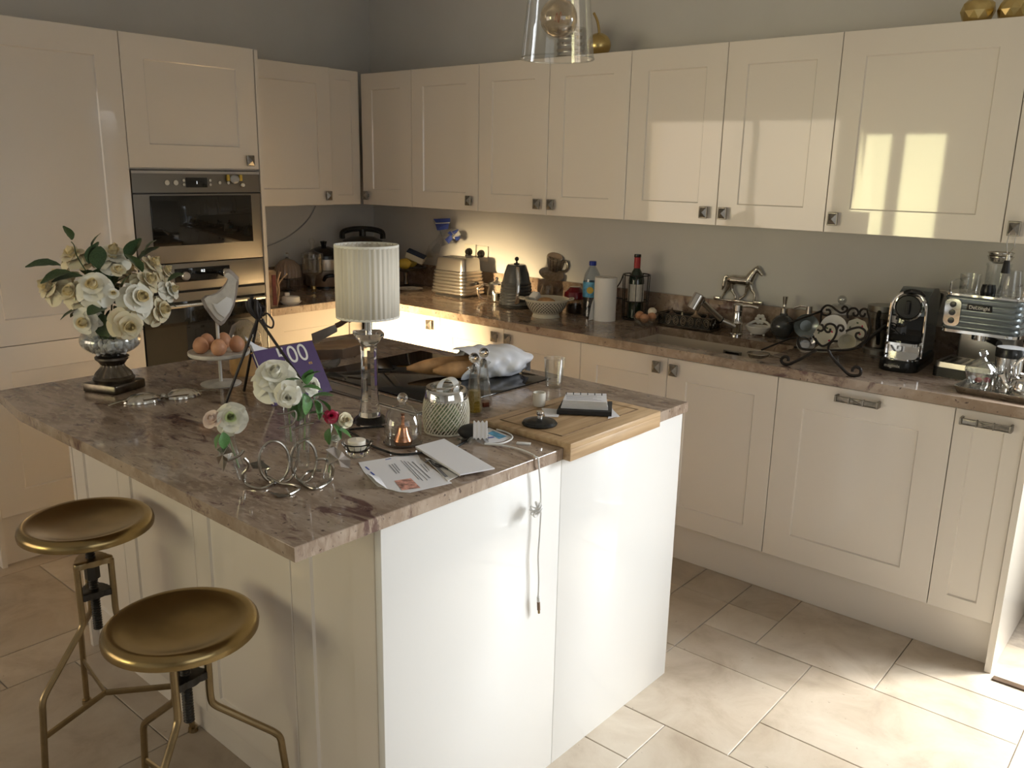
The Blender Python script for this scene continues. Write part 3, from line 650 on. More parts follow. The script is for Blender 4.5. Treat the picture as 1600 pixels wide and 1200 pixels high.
# ---- glass teapot
p = BC(776, 473, .05); t = thing('glass_teapot', 'clear glass teapot with steel lid and glinting handle beside the kettle', 'teapot', p); h = ZAT(778, 444, p)-W
B().lathe([(0, 0), (.042, 0), (.05, .012), (.05, h*.6), (.042, h*.92), (.040, h), (.038, h), (.040, h*.9), (.048, h*.58), (.048, .014), (0, .006)], 36).o('pot', 'glass', t)
B().lathe([(.044, h), (.042, h+.006), (.012, h+.016), (.006, h+.022)], 28).sph((0, 0, h+.030), .009, 12).o('lid', 'chrome', t)
u = face(p); B().at(Matrix.Rotation(u, 4, 'Z')).tube(smooth_curve([(-.042, 0, h*.92), (-.075, 0, h*.98), (-.098, 0, h*.72), (-.095, 0, h*.36), (-.07, 0, h*.12), (-.046, 0, h*.14)]), .006, 8).o('handle', 'crystal', t)
B().at(Matrix.Rotation(u, 4, 'Z')).tube(smooth_curve([(.046, 0, h*.4), (.07, 0, h*.62), (.085, 0, h*.86)]), .008, 8, rs=None).o('spout', 'glass', t)
B().lathe([(0, .006), (.03, .006), (.03, h*.5), (0, h*.5)], 20).o('infuser', 'silver', t)
# ---- kettle
p = BC(806, 484, .088); t = thing('kettle', 'dark steel kettle with ribbed lower body and round black lid knob', 'kettle', p, face(p)); r = 26*MPP(p)
zc, zt, zk = [ZAT(806, y_, p)-W for y_ in (440, 413, 402)]; pr = [(0, .018), (r*1.0, .018)]; nr = 7
for k in range(nr):
    a, b_ = .02+(zc-.02)*k/nr, .02+(zc-.02)*(k+1)/nr; g = r*(1-.13*k/nr); pr += [(g*.975, a+.001), (g*1.015, a+(b_-a)*.35), (g*1.015, a+(b_-a)*.65), (g*.965, b_-.0005)]
B().lathe(pr+[(0, zc)], 48).o('ribbed_body', 'charcoal_gloss', t); B().lathe([(r*.84, zc-.001), (r*.72, zc+(zt-zc)*.5), (r*.58, zt-.006), (r*.52, zt), (0, zt+.003)], 48).o('upper_body', 'charcoal_gloss', t)
B().lathe([(0, 0), (r*1.0, 0), (r*1.04, .006), (r*1.04, .016), (0, .017)], 40).o('base', 'black', t)
B().lathe([(r*.18, zt+.001), (r*.16, zt+.006), (.005, zt+.008), (.004, zk-.014)], 16).sph((0, 0, zk-.008), .011, 14).o('lid_knob', 'black', t)
B().tube(smooth_curve([(.002, -r*.56, zt-.012), (.006, -r*.82, zt-.022), (.010, -r*1.05, zc+.012), (.010, -r*1.16, zc*.6), (.006, -r*1.08, zc*.32), (0, -r*.98, zc*.24)]), .011, 10, flat=.7).o('handle', 'chrome', t)
B().tube(smooth_curve([(0, r*.7, zc-.02), (0, r*.95, zc+.02), (0, r*1.1, zt-.03)]), .014, 10).o('spout', 'charcoal_gloss', t)
# ---- metal cup ornament on the wall
q = AY(868, 418, -.001); t = thing('wall_ornament', 'grey metal cup and saucer ornament hung on the wall above the colander', 'ornament', (q.x, -.002, q.z+.016), 0); t.rotation_euler = (0, R(8), 0)
def half(b, prof, n=20, sy=.42, cx=0, cz=0):
    rings = []
    for r_, z in prof: rings.append([b.bm.verts.new((cx+r_*math.cos(PI*k/n), -r_*sy*math.sin(PI*k/n), cz+z)) for k in range(n+1)])
    for a, c in zip(rings, rings[1:]):
        for k in range(n): b.bm.faces.new((a[k], a[k+1], c[k+1], c[k]))
    return b
half(B(), [(.018, -.045), (.036, -.038), (.050, -.008), (.057, .034), (.060, .038), (.054, .038), (.03, .034), (.001, .032)]).o('cup', 'pewter', t)
for k in range(7):
    a = PI*(k+.5)/7; B().tube([(.034*math.cos(a), -.036*.42*math.sin(a)-.002, -.036), (.050*math.cos(a), -.052*.42*math.sin(a)-.002, 0), (.057*math.cos(a), -.058*.42*math.sin(a)-.002, .034)], .0035, 6).o('rib', 'pewter', t)
B().at(Matrix.Translation((0, -.012, .040)) @ Matrix.Rotation(R(62), 4, 'X')).lathe([(0, 0), (.048, 0), (.052, .003), (.048, .006), (0, .004)], 28, sy=.45).o('coffee', 'steel', t)
B().tube(smooth_curve([(.054, -.012, .028), (.078, -.014, .034), (.090, -.014, .010), (.076, -.012, -.018), (.044, -.010, -.026)]), .0065, 8).o('cup_handle', 'pewter', t)
B().at(Matrix.Translation((.0, -.014, -.055)) @ Matrix.Rotation(R(66), 4, 'X')).lathe([(0, -.004), (.03, -.002), (.078, .008), (.082, .013), (.074, .012), (.03, .004), (0, .003)], 36, sy=.42).o('saucer', 'pewter', t)
# ---- colander
p = BC(853, 498, .065); t = thing('colander', 'cream enamel colander with a pierced bowl and foot ring', 'colander', p); h = ZAT(853, 467, p)-W; r = 34*MPP(p)
cp = [(r*.56, .014), (r*.76, h*.38), (r*.90, h*.66), (r*.99, h*.96)]
B().lathe([(0, .014), (r*.56, .014)]+cp[1:]+[(r*1.04, h), (r*1.03, h+.004), (r*.97, h-.001), (r*.74, h*.40), (r*.54, .018), (0, .018)], 48).o('bowl', 'cream_enamel', t)
B().lathe([(r*.60, 0), (r*.64, 0), (r*.58, .016), (r*.54, .016), (r*.60, 0)], 40).o('foot_ring', 'cream_enamel', t)
bb = B()
for row in range(7):
    f = row/6; zz = .03+(h*.86-.03)*f; k0 = max(i_ for i_ in range(3) if cp[i_][1] <= zz); rr = cp[k0][0]+(cp[k0+1][0]-cp[k0][0])*(zz-cp[k0][1])/(cp[k0+1][1]-cp[k0][1])+.0008
    for k in range(36):
        a = 2*PI*(k+.5*(row % 2))/36; M = Matrix.Translation((rr*math.cos(a), rr*math.sin(a), zz)) @ Matrix.Rotation(a, 4, 'Z') @ Matrix.Rotation(R(112), 4, 'Y')
        bb.at(M).cyl(0, 0, -.001, .0006, .0032, 6)
hl = bb.o('perforation', 'black_matt', t); hl['kind'] = 'stuff'
for s in (-1, 1): B().at(Matrix.Rotation(face(p), 4, 'Z')).tube(smooth_curve([(s*r*1.0, -.03, h), (s*(r+.022), -.022, h+.004), (s*(r+.022), .022, h+.004), (s*r*1.0, .03, h)]), .004, 6).o('handle', 'cream_enamel', t)
q = p+Vector((0, 0, h-.02)); tag(B().sph((0, 0, 0), .05, 18, sx=1.1, sy=.7, sz=.55).o('bread_roll', 'crust', None, q), 'brown bread roll lying inside the colander', 'bread')
q = p+Vector((-.071, .0, h+.003)); tag(B().at(Matrix.Rotation(R(35), 4, 'X')).box(-.022, -.022, -.016, .022, .022, .016, .006).o('garlic_bulb', 'white', None, q), 'pale lump tucked beside the roll in the colander', 'food')
# glass bottle with clip by the colander
p = BC(855, 470, .02, lim=-.075); h = ZAT(862, 446, p)-W; t = thing('small_glass_bottle', 'small clear glass jug standing behind the colander', 'jug', p)
B().lathe([(0, 0), (.032, 0), (.034, .01), (.034, h*.7), (.026, h), (.024, h), (.032, h*.7), (.032, .012), (0, .006)], 28).o('jug', 'glass', t); B().at(Matrix.Rotation(face(p), 4, 'Z')).tube(smooth_curve([(.032, 0, h*.9), (.05, 0, h*.85), (.05, 0, h*.5), (.034, 0, h*.4)]), .004, 6).o('handle', 'glass', t)
# ---- red lidded jar
p = away(BC(897, 494, .045), .055); h = ZAT(897, 466, p)-W; h2 = ZAT(897, 448, p)-W; t = thing('red_lidded_jar', 'dark glass jar under a domed deep red lid beside the water bottle', 'jar', p)
B().lathe([(0, 0), (.038, 0), (.042, .01), (.042, h*.8), (.036, h), (0, h)], 32).o('jar', 'smoke_glass', t); B().lathe([(0, .004), (.034, .004), (.034, h*.6), (0, h*.6)], 20).o('contents', 'dark_wood', t)
B().lathe([(.054, h), (.056, h+.004), (.050, h+(h2-h)*.6), (.026, h2), (0, h2+.002)], 36).o('lid', 'red_glass', t)
# ---- water bottle
p = BC(927, 498, .042)+Vector((-.016, .0, 0)); h = ZAT(927, 408, p)-W; t = thing('water_bottle', 'clear plastic water bottle with blue cap behind the paper towel', 'bottle', p)
B().lathe([(0, .004), (.030, 0), (.041, .008), (.042, h*.28), (.040, h*.32), (.042, h*.36), (.042, h*.66), (.036, h*.77), (.020, h*.88), (.0145, h*.91), (.0145, h*.95)], 32).o('bottle', 'water_plastic', t)
B().lathe([(0, .006), (.038, .008), (.0385, h*.45), (0, h*.45)], 28).o('water', 'smoke_glass', t)
B().lathe([(.0428, h*.37), (.0428, h*.64)], 36).o('label_sleeve', 'label_blue', t); B().at(Matrix.Rotation(face(p), 4, 'Z')).at(Matrix.Rotation(face(p), 4, 'Z') @ Matrix.Translation((-.008, -.0425, h*.50)) @ Matrix.Rotation(R(90), 4, 'X')).cyl(0, 0, 0, .0012, .016, 20).o('label_disc', 'lemon', t)
B().lathe([(0, h), (.016, h), (.017, h-.004), (.017, h*.925), (.0, h*.925)], 24).o('cap', 'blue_cap', t)
# ---- paper towel
p = away(BC(944, 501, .054), -.035); r = 17.3*MPP(p); h = ZAT(944, 433, p)-W; t = thing('paper_towel', 'roll of white paper towel standing on end between the bottles', 'paper towel', p)
B().lathe([(.020, 0), (r, 0), (r, h), (.020, h), (.020, 0)], 48).o('roll', 'towel', t); B().lathe([(.0195, .001), (.0195, h-.003), (.017, h-.003), (.017, .001)], 24).o('core', 'kraft', t)
B().at(Matrix.Rotation(face(p), 4, 'Z')).grid(lambda u, v: (-r*.98-.012*u-.01*u*(1-v), -.01-.03*u, .002+h*.52*v*(1-.3*u)), 4, 6).o('loose_sheet', 'towel', t)
# ---- wine bottle in wire carrier
p = BC(991, 501, .05, lim=-.097); h = ZAT(991, 397, p)-W; r = .0375; t = thing('wine_bottle', 'dark green wine bottle with red neck foil and pale label', 'bottle', p)
B().lathe([(0, .004), (r*.8, 0), (r, .008), (r, h*.60), (r*.86, h*.68), (.0165, h*.77), (.0145, h*.8), (.0145, h)], 36).o('bottle', 'dark_green_glass', t)
B().lathe([(.0152, h*.76), (.0152, h*.96)], 28).o('foil', 'red_foil', t); B().lathe([(.0155, h*.955), (.0165, h*.96), (.0165, h*.985), (.0155, h), (0, h)], 28).o('foil_cap', 'black', t)
B().lathe([(r+.0006, h*.27), (r+.0006, h*.55)], 36).o('label_sleeve', 'bottle_label', t)
c = thing('bottle_carrier', 'black wire carrier holding the wine bottle', 'bottle carrier', p, face(p)); hz = ZAT(991, 429, p)-W; rc = .058
for zz in (.004, hz*.42, hz): B().tube([(rc*(1+.08*(zz > .1))*math.cos(2*PI*k/36), rc*(1+.08*(zz > .1))*math.sin(2*PI*k/36), zz) for k in range(36)], .003, 6, True).o('hoop', 'iron', c)
for k in range(12): a = 2*PI*k/12; B().tube([(rc*math.cos(a), rc*math.sin(a), .004), (rc*1.08*math.cos(a), rc*1.08*math.sin(a), hz)], .0022, 6).o('upright', 'iron', c)
B().tube(smooth_curve([(-rc*1.08, 0, hz), (-rc*1.3, -.01, hz*.82), (-rc*1.75, -.02, hz*.62), (-rc*1.8, -.02, hz*.50), (-rc*1.0, 0, hz*.45)]), .003, 6).o('handle', 'iron', c)
# ---- egg bowl
p = away(BC(1008, 508, .045), -.058); t = thing('egg_bowl', 'low clear glass bowl holding brown eggs beside the wine bottle', 'bowl', p); r = 20*MPP(p)
B().lathe([(0, .003), (.03, 0), (r*.8, .018), (r, .042), (r*.97, .042), (r*.77, .020), (.028, .005), (0, .006)], 40).o('bowl', 'glass', t)
for (u, v, z, lb) in ((-.027, .016, .043, 'brown egg in the glass bowl, leaning towards the wine bottle'), (-.004, -.028, .038, 'brown egg lowest in the glass bowl'), (.028, .011, .040, 'large brown egg in the glass bowl beside the metal basket')):
    e = B().sph((0, 0, 0), .0210, 16, sz=1.18, taper=.14).o('egg', 'egg', None, p+Matrix.Rotation(face(p), 3, 'Z') @ Vector((u, v, z)), (R(70), R(20), face(p)+u*9)); tag(e, lb, 'egg')
tag(B().lathe([(0, 0), (.012, .002), (.020, .012), (.021, .020), (.018, .016), (0, .006)], 18).o('eggshell', 'egg_pale', None, p+Matrix.Rotation(face(p), 3, 'Z') @ Vector((.026, .026, .078)), (R(-165), 0, 0)), 'half a pale eggshell resting on the eggs', 'eggshell')
# ---- ornate metal basket
a, b_ = A(1028, 508), A(1100, 519); L = b_.x-a.x+.03; t = thing('metal_basket', 'long low dark metal basket with scrolled openwork sides', 'basket', (a.x-.005, min(a.y, -.16), W)); D = .105; HB = .058
for (x0, y0, x1, y1) in ((0, 0, L, 0), (L, 0, L, D), (L, D, 0, D), (0, D, 0, 0)):
    n = max(3, int(math.hypot(x1-x0, y1-y0)/.034))
    for zz in (.008, HB): B().tube([(x0, y0, zz), (x1, y1, zz)], .0032, 6).o('rail', 'old_silver', t)
    for k in range(n):
        f = (k+.5)/n; cx, cy = x0+(x1-x0)*f, y0+(y1-y0)*f; dx, dy = (x1-x0)/math.hypot(x1-x0, y1-y0), (y1-y0)/math.hypot(x1-x0, y1-y0); pts = []
        for q in range(26):
            an = q/25*2.2*2*PI; rr = .003+.0135*(1-q/25)
            pts.append((cx+dx*rr*math.cos(an)*(1 if k % 2 else -1), cy+dy*rr*math.cos(an)*(1 if k % 2 else -1), .033+rr*1.5*math.sin(an)))
        B().tube(pts, .0021, 5).o('scroll', 'old_silver', t)
B().box(.002, .002, .004, L-.002, D-.002, .009).o('base', 'old_silver', t)
B().box(.004, .004, .009, L-.004, .006, HB-.004).box(.004, D-.006, .009, L-.004, D-.004, HB-.004).box(.004, .006, .009, .006, D-.006, HB-.004).box(L-.006, .006, .009, L-.004, D-.006, HB-.004).o('liner', 'black_matt', t)
for x_, y_ in ((.008, .008), (L-.008, .008), (L-.008, D-.008), (.008, D-.008)): B().sph((x_, y_, .004), .0045, 8).o('foot', 'old_silver', t)
bp = Vector(t.location)
for (fx, m, rr, nm, lb) in ((.16, 'dark_wood', .028, 'shallot', 'dark brown shallot in the metal basket, next to the eggs'), (.36, 'petal_cream', .022, 'garlic_bulb', 'pale garlic bulb standing up in the metal basket'), (.62, 'kraft', .03, 'onion', 'brown onion low in the metal basket'), (.84, 'dark_wood', .026, 'shallot', 'dark shallot in the metal basket, next to the tap')):
    zz = .009+rr*.9; tag(B().sph((0, 0, zz), rr, 16, sz=.9).lathe([(rr*.42, zz+rr*.78), (rr*.18, zz+rr*1.15), (.003, zz+rr*1.6), (0, zz+rr*1.62)], 10).o(nm, m, None, (bp.x+L*fx, bp.y+D*.5, bp.z)), lb, 'vegetable')
# ---- mixer tap
p = away(BC(1150, 524, .022, lim=-.09), -.022); t = thing('mixer_tap', 'chrome mixer tap with slanting spout and thick spray head at the sink', 'tap', p); h = ZAT(1149, 476, p)-W
B().lathe([(0, 0), (.027, 0), (.027, .008), (.022, .012), (.021, h*.36), (.024, h*.42), (.020, h*.48), (.019, h*.8), (.021, h*.82), (.021, h), (.017, h+.004), (0, h+.004)], 28).o('body', 'chrome', t)
B().tube(smooth_curve([(.012, 0, h-.004), (.05, .01, h-.002), (.085, .015, h-.006)]), .006, 8).o('lever', 'chrome', t)
n1 = AY(1082, 482, -.33)-p; n0 = AY(1094, 461, -.31)-p; mid = AY(1127, 500, -.20)-p; e = AY(1098, 472, -.30)-p
B().tube([(0, -.012, h*.30), mid, e], .0125, 12).o('spout', 'steel', t); dv = (e-mid).normalized(); B().tube([mid-dv*.004, mid+dv*.006], .0135, 12).o('collar', 'black', t)
B().tube([n0+(n0-n1)*.05, n0, n1, n1+(n1-n0)*.02], .026, 20, rs=[.024, .0265, .0265, .024]).o('spray_head', 'chrome', t)
# ---- soap dish
p = BC(1180, 525, .045, lim=-.095); p = p+Vector((.010, 0, 0)); t = thing('soap_dish', 'white ceramic soap dish with a flower crest', 'soap dish', p, face(p)); r = 20.5*MPP(p)
B().lathe([(0, .010), (r*.5, .008), (r*.85, .026), (r, .040), (r*.95, .042), (r*.8, .030), (r*.45, .014), (0, .014)], 40, sy=.72).o('dish', 'white_ceramic', t)
for k in (-1, 1): B().sph((k*r*.45, -.008, .006), .006, 10).o('foot', 'white_ceramic', t)
for k in range(6):
    a = k*PI/3; B().sph((.006+.014*math.cos(a), r*.62, .066+.014*math.sin(a)), .010, 10, sy=.5).o('crest_petal', 'white_ceramic', t)
B().tube(smooth_curve([(-.045, r*.45, .040), (-.02, r*.6, .054), (.006, r*.65, .058), (.032, r*.6, .054), (.05, r*.45, .040)]), .006, 8).o('crest_rim', 'white_ceramic', t)
tag(B().sph((0, 0, 0), .022, 16, sx=1.35, sy=.8, sz=.6).o('soap', 'ivory', None, p+Vector((.004, 0, .028))), 'oval bar of ivory soap lying in the white dish', 'soap')
# ---- round soap dispenser
p = BC(1221, 531, .056); t = thing('soap_dispenser', 'round smoky glass soap dispenser with silver pump', 'dispenser', p); r = 18.5*MPP(p); zn = ZAT(1222, 488, p)-W; zt = ZAT(1224, 463, p)-W
pr = [(0, 0), (r*.5, 0)]+[(r*math.cos(a), zn*.46+zn*.46*math.sin(a)) for a in [R(d_) for d_ in range(-58, 71, 8)]]+[(r*.28, zn), (0, zn)]
B().lathe(pr, 40).o('bottle', 'charcoal_gloss', t); B().lathe([(.015, zn-.004), (.015, zn+.018), (.009, zn+.022), (.007, zn+.026), (.008, zt-.03), (.011, zt), (0, zt)], 20).o('pump', 'silver', t)
# ---- slim chrome bottle behind the rack
p = BC(1261, 520, .03, lim=-.08); t = thing('pump_bottle', 'slim dark bottle with chrome pump behind the iron dish rack', 'dispenser', p); h = ZAT(1260, 497, p)-W; zt = ZAT(1261, 478, p)-W
B().lathe([(0, 0), (.032, 0), (.033, .006), (.033, h*.85), (.016, h), (0, h)], 28).o('bottle', 'black', t); B().lathe([(.014, h-.002), (.014, zt), (0, zt)], 20).o('pump', 'chrome', t); B().tube([(0, 0, zt-.004), (-.035, -.01, zt-.002), (-.06, -.015, zt-.012)], .0045, 8).o('nozzle', 'chrome', t)
# ---- glass jar with ball lid
p = BC(1309, 530, .05, lim=-.10); t = thing('ball_lid_jar', 'glass storage jar with a ball-topped lid behind the dish rack', 'jar', p); z1 = ZAT(1309, 489, p)-W; z2 = ZAT(1309, 476, p)-W; z3 = ZAT(1309, 462, p)-W
B().lathe([(0, 0), (.052, 0), (.055, .008), (.055, z1), (.052, z1), (.052, .01), (0, .006)], 36).o('jar', 'glass', t); B().lathe([(.058, z1), (.056, z1+.008), (.035, z2), (.012, z2+.004), (0, z2+.004)], 36).o('lid', 'cut_glass', t); B().sph((0, 0, (z2+z3)/2+.003), (z3-z2)/2, 18).o('ball', 'cut_glass', t)
# ---- steel canister
p = BC(1372, 548, .055, lim=-.10); t = thing('coffee_press', 'glass and steel coffee press behind the pod machine', 'coffee press', p); h = ZAT(1370, 476, p)-W
B().lathe([(0, 0), (.056, 0), (.056, .018), (.050, .026), (0, .026)], 36).o('base', 'steel_dark', t); B().lathe([(.055, h-.025), (.058, h-.022), (.058, h), (0, h+.002)], 36).o('lid', 'steel_dark', t); B().lathe([(.052, .026), (.052, h-.024)], 36).o('beaker', 'smoke_glass', t); B().cyl(0, 0, .03, h*.45, .045, 24).o('plunger', 'steel', t)
B().at(Matrix.Rotation(face(p)-.4, 4, 'Z')).tube(smooth_curve([(.01, -.055, h-.02), (.02, -.085, h-.05), (.03, -.085, h*.4), (.02, -.058, .05)]), .008, 8).o('handle', 'black', t)
# ================================================================== iron dish rack and crockery
def crop(px, py, ox, oy, s): return (ox+px/s, oy+py/s)
rk = thing('dish_rack', 'wrought iron dish rack with curled scrolls and scroll feet beside the sink', 'dish rack', (3.0, -.40, W))
def scroll(pts, y, nm='scroll', r=.0042, y2=None, smooth=True):
    n = len(pts); P = []
    for i, (a, b_) in enumerate(pts):
        yy = y if y2 is None else y+(y2-y)*i/(n-1); q = AY(*crop(a, b_, 1190, 440, 7.5), yy); q.z = max(q.z, W+r); P.append(q-Vector((3.0, -.40, W)))
    B().tube(smooth_curve(P, 6) if smooth else P, r, 8).o(nm, 'iron', rk)
YK, YF = -.25, -.46
scroll([(755, 330), (795, 335), (805, 370), (770, 395), (720, 385), (700, 350), (715, 315), (760, 280), (820, 290), (870, 330), (930, 365), (985, 350), (1005, 315), (975, 290), (945, 310), (955, 335)], YK)
scroll([(1010, 430), (1005, 370), (1045, 318), (1105, 318), (1135, 365), (1112, 400), (1082, 392), (1075, 360)], YK)
scroll([(1240, 330), (1195, 318), (1160, 340), (1150, 375), (1170, 402), (1200, 400), (1215, 370)], YK)
scroll([(655, 560), (690, 580), (725, 555), (715, 515), (695, 505)], YF); scroll([(805, 550), (800, 585), (765, 590), (740, 555), (760, 508), (810, 495), (860, 520), (880, 580), (850, 660), (790, 722), (715, 755), (660, 715), (625, 660)], YF)
scroll([(915, 560), (935, 580), (960, 555), (945, 518), (905, 515), (882, 560)], YF); scroll([(1150, 600), (1112, 608), (1108, 650), (1160, 682), (1210, 650), (1215, 582), (1150, 538), (1060, 552), (990, 580)], YF)
scroll([(890, 700), (830, 702), (790, 745), (782, 805), (830, 890)], YF)
scroll([(310, 930), (312, 892), (262, 880), (230, 920), (252, 975), (312, 992), (385, 940), (470, 900), (560, 850), (640, 800)], -.585, 'foot_scroll', .0055); scroll([(1062, 1055), (1070, 1020), (1110, 1000), (1160, 1030), (1150, 1090), (1080, 1120), (1010, 1080), (920, 990), (830, 890), (782, 805)], -.595, 'foot_scroll', .0055)
scroll([(480, 800), (400, 840), (370, 870)], YK, 'foot_scroll', .005); 
scroll([(0, 800), (160, 735), (320, 672), (420, 660)], -.50, 'rail', .0035, YK); scroll([(310, 490), (500, 420), (700, 345)], YF, 'rail', .0045, YK)
scroll([(1120, 775), (1290, 640), (1450, 520)], YF, 'rail', .0065, YK); scroll([(640, 800), (782, 805), (1000, 800), (1150, 765)], YF, 'rail', .0045); scroll([(420, 660), (460, 780), (640, 800)], YF, 'rail', .0045)
scroll([(700, 345), (688, 540), (660, 690), (580, 775), (480, 800)], YK, 'upright', .004); scroll([(1240, 345), (1275, 560), (1165, 765)], YK, 'upright', .004, YF)
def disc(name, label, cx, cy, rad, y, tilt, m, poly=0, grp=None, cat='plate', deep=.012, flower=0):
    q = AY(*crop(cx, cy, 1190, 440, 7.5), y); r = rad/7.5*MPP(q); t = thing(name, label, cat, q); t.rotation_euler = (R(tilt), 0, R(28))
    B().lathe([(0, 0), (r*.5, 0), (r*.62, deep*.35), (r, deep), (r*1.0, deep+.003), (r*.6, deep*.35+.003), (r*.48, .003), (0, .003)], poly or 40).o('dish', m, t, smooth=30)
    for k in range(flower): a = k*2.4+.5; B().cyl(r*.62*math.cos(a), r*.62*math.sin(a), deep*.45+.001, deep*.45+.0035, r*.11, 8).o('flower_motif', ('petal_red', 'leaf')[k % 2], t)
    return t
disc('plate', 'cream plate with tiny red flowers leaning in the dish rack, foremost of the stack', 745, 625, 135, -.400, 74, 'cream_enamel', 8, flower=4)
disc('plate', 'plain round cream plate behind the flowered one in the dish rack', 835, 545, 150, -.350, 74, 'white_ceramic')
disc('plate', 'flowered cream saucer leaning at the far end of the dish rack', 1105, 560, 125, -.300, 70, 'cream_enamel', 8, flower=4)
disc('glass_saucer', 'small fluted glass saucer standing in the dish rack beside the sink', 510, 735, 105, -.425, 70, 'cut_glass', 20)
disc('plate', 'dark plate standing upright at the sink end of the dish rack', 520, 520, 140, -.30, 82, 'teal_grey')
q = AY(*crop(880, 850, 1190, 440, 7.5), -.355); t = thing('platter', 'wide shallow silver rimmed platter slung low in the dish rack', 'platter', q+Vector((0, 0, .045))); t.rotation_euler = (R(10), R(-14), 0)
B().lathe([(0, -.035), (.05, -.034), (.072, -.024), (.086, -.010), (.088, -.010), (.074, -.028), (.05, -.038), (0, -.039)], 44).o('dish', 'silver', t)
q = AY(*crop(990, 745, 1190, 440, 7.5), -.365)+Vector((0, 0, .024)); t = thing('teacup', 'small cream teacup lying on its side in the dish rack', 'cup', q); t.rotation_euler = (R(95), 0, R(20))
B().lathe([(0, 0), (.014, 0), (.020, .006), (.030, .035), (.032, .045), (.030, .045), (.026, .03), (.012, .006), (0, .005)], 28).o('cup', 'cream_enamel', t); B().tube(smooth_curve([(.028, 0, .036), (.046, 0, .034), (.044, 0, .016), (.024, 0, .012)]), .003, 6).o('handle', 'cream_enamel', t)
q = A(1207, 566); t = thing('wire_strainer', 'small dark wire mesh strainer resting on the sink rim', 'strainer', (SX1-.048, -.47, W+.004))
B().lathe([(0, -.035), (.02, -.032), (.036, -.016), (.042, 0)], 24).o('mesh_bowl', 'smoke_glass', t); B().tube([(.042*math.cos(2*PI*k/28), .042*math.sin(2*PI*k/28), 0) for k in range(28)], .0022, 6, True).o('rim', 'wire_silver', t); B().tube([(.042, 0, 0), (.07, -.005, .0), (.10, -.01, -.0016)], .0022, 6).o('handle', 'wire_silver', t)
# ================================================================== pod coffee machine
a = A(1362, 580); b_ = A(1416, 590); t = thing('pod_coffee_machine', 'black and chrome pod coffee machine with round head', 'coffee machine', ((a.x+b_.x)/2+.004, -.405, W), R(3)); hw = .066
b = loft([(hw, .165, 0), (hw+.001, .167, .006), (hw, .166, .036), (hw-.004, .162, .042)], .05); b.o('base', 'black', t, (0, .165, 0))
text('lettering', 'magimix', .016, 'lettering', t, (-.012, -.0022, .022), (R(90), 0, 0))
loft([(hw-.014, .045, .042), (hw-.014, .045, .047)], .03).o('drip_tray', 'chrome', t, (0, .055, 0))
loft([(hw-.012, .02, 0), (hw-.012, .02, .040)], .006).o('pod_drawer', 'chrome', t, (0, .105, .047))
loft([(hw-.010, .048, 0), (hw-.010, .048, .010)], .02).o('cup_shelf', 'chrome', t, (0, .075, .092))
MH = .268
def side(z): return [(.095-.10*(z/ MH)*.2, z), (.33, z)]
B().prism([(.095, .04), (.095, .215), (.125, .255), (.20, .285), (.275, .28), (.325, .25), (.325, .04)], -hw+.012, hw-.012).o('side_body', 'teal_grey', t, None, (R(90), 0, R(90)), smooth=50)
for s in (-1, 1): B().tube(smooth_curve([(s*(hw-.006), .09, .044), (s*(hw-.006), .086, .20), (s*(hw-.012), .082, .245), (s*(hw-.036), .086, .272), (0, .088, .278)], 6), .0058, 8).o('chrome_frame', 'chrome', t)
B().box(-hw+.012, .086, .102, hw-.012, .097, .195, .002).o('front_panel', 'black_glass', t)
B().at(Matrix.Translation((0, .098, .226)) @ Matrix.Rotation(R(90), 4, 'X')).lathe([(.050, 0), (.050, .020), (.045, .026), (.043, .022), (.043, .0)], 40).o('head_ring', 'chrome', t)
B().at(Matrix.Translation((0, .090, .226)) @ Matrix.Rotation(R(90), 4, 'X')).lathe([(0, .017), (.040, .016), (.0435, .012), (.0435, 0)], 40).o('head_disc', 'black', t)
B().box(-.007, .060, .20, .007, .076, .25, .003).o('spout', 'black_matt', t)
B().tube(smooth_curve([(-.02, .085, .276), (0, .075, .285), (.03, .08, .282), (.045, .09, .268)]), .007, 8).o('lever', 'black', t)
B().box(-.05, .323, .03, .036, .347, .24, .010).o('water_tank', 'smoke_glass', t)
# ================================================================== espresso machine
a = A(1457, 597); t = thing('espresso_machine', 'ribbed blue-grey espresso machine with chrome top rail and drip tray', 'coffee machine', (a.x+.088, -.345, W), R(-4)); ew = .122
loft([(ew, .10, 0), (ew, .10, .034)], .02).o('base', 'black', t, (0, .075, 0)); loft([(ew-.004, .094, .034), (ew-.006, .092, .052)], .02).o('drip_tray', 'steel', t, (0, .072, 0))
for k in range(9): B().box(-ew+.02+k*.027, -.012, .0515, -ew+.032+k*.027, .10, .0535).o('tray_slot', 'black', t)
B().box(-ew+.03, .12, .03, ew-.03, .235, .20, .01).o('column', 'steel_dark', t)
EZ = ZAT(1530, 520, Vector((t.location.x, t.location.y, W)))-W; EZ = .168; ET = .286; n = 6; pr = []
for k in range(n):
    z0_, z1_ = EZ+(ET-EZ)*k/n, EZ+(ET-EZ)*(k+1)/n; pr += [(ew-.002, .116, z0_), (ew+.002, .120, z0_+(z1_-z0_)*.35), (ew+.002, .120, z0_+(z1_-z0_)*.65), (ew-.002, .116, z1_-.0005)]
loft(pr, .03).o('ribbed_head', 'teal_grey', t, (0, .12, 0))
loft([(ew+.003, .121, EZ-.010), (ew+.003, .121, EZ)], .03).o('lower_trim', 'chrome', t, (0, .12, 0)); loft([(ew+.003, .121, ET), (ew+.003, .121, ET+.007), (ew-.004, .114, ET+.009)], .03).o('top_plate', 'chrome', t, (0, .12, 0))
text('lettering', 'DeLonghi', .017, 'lettering', t, (-.005, -.0015, ET-.035), (R(90), 0, 0)); B().box(-.045, -.001, ET-.047, .035, .003, ET-.024, .003).o('badge', 'black', t)
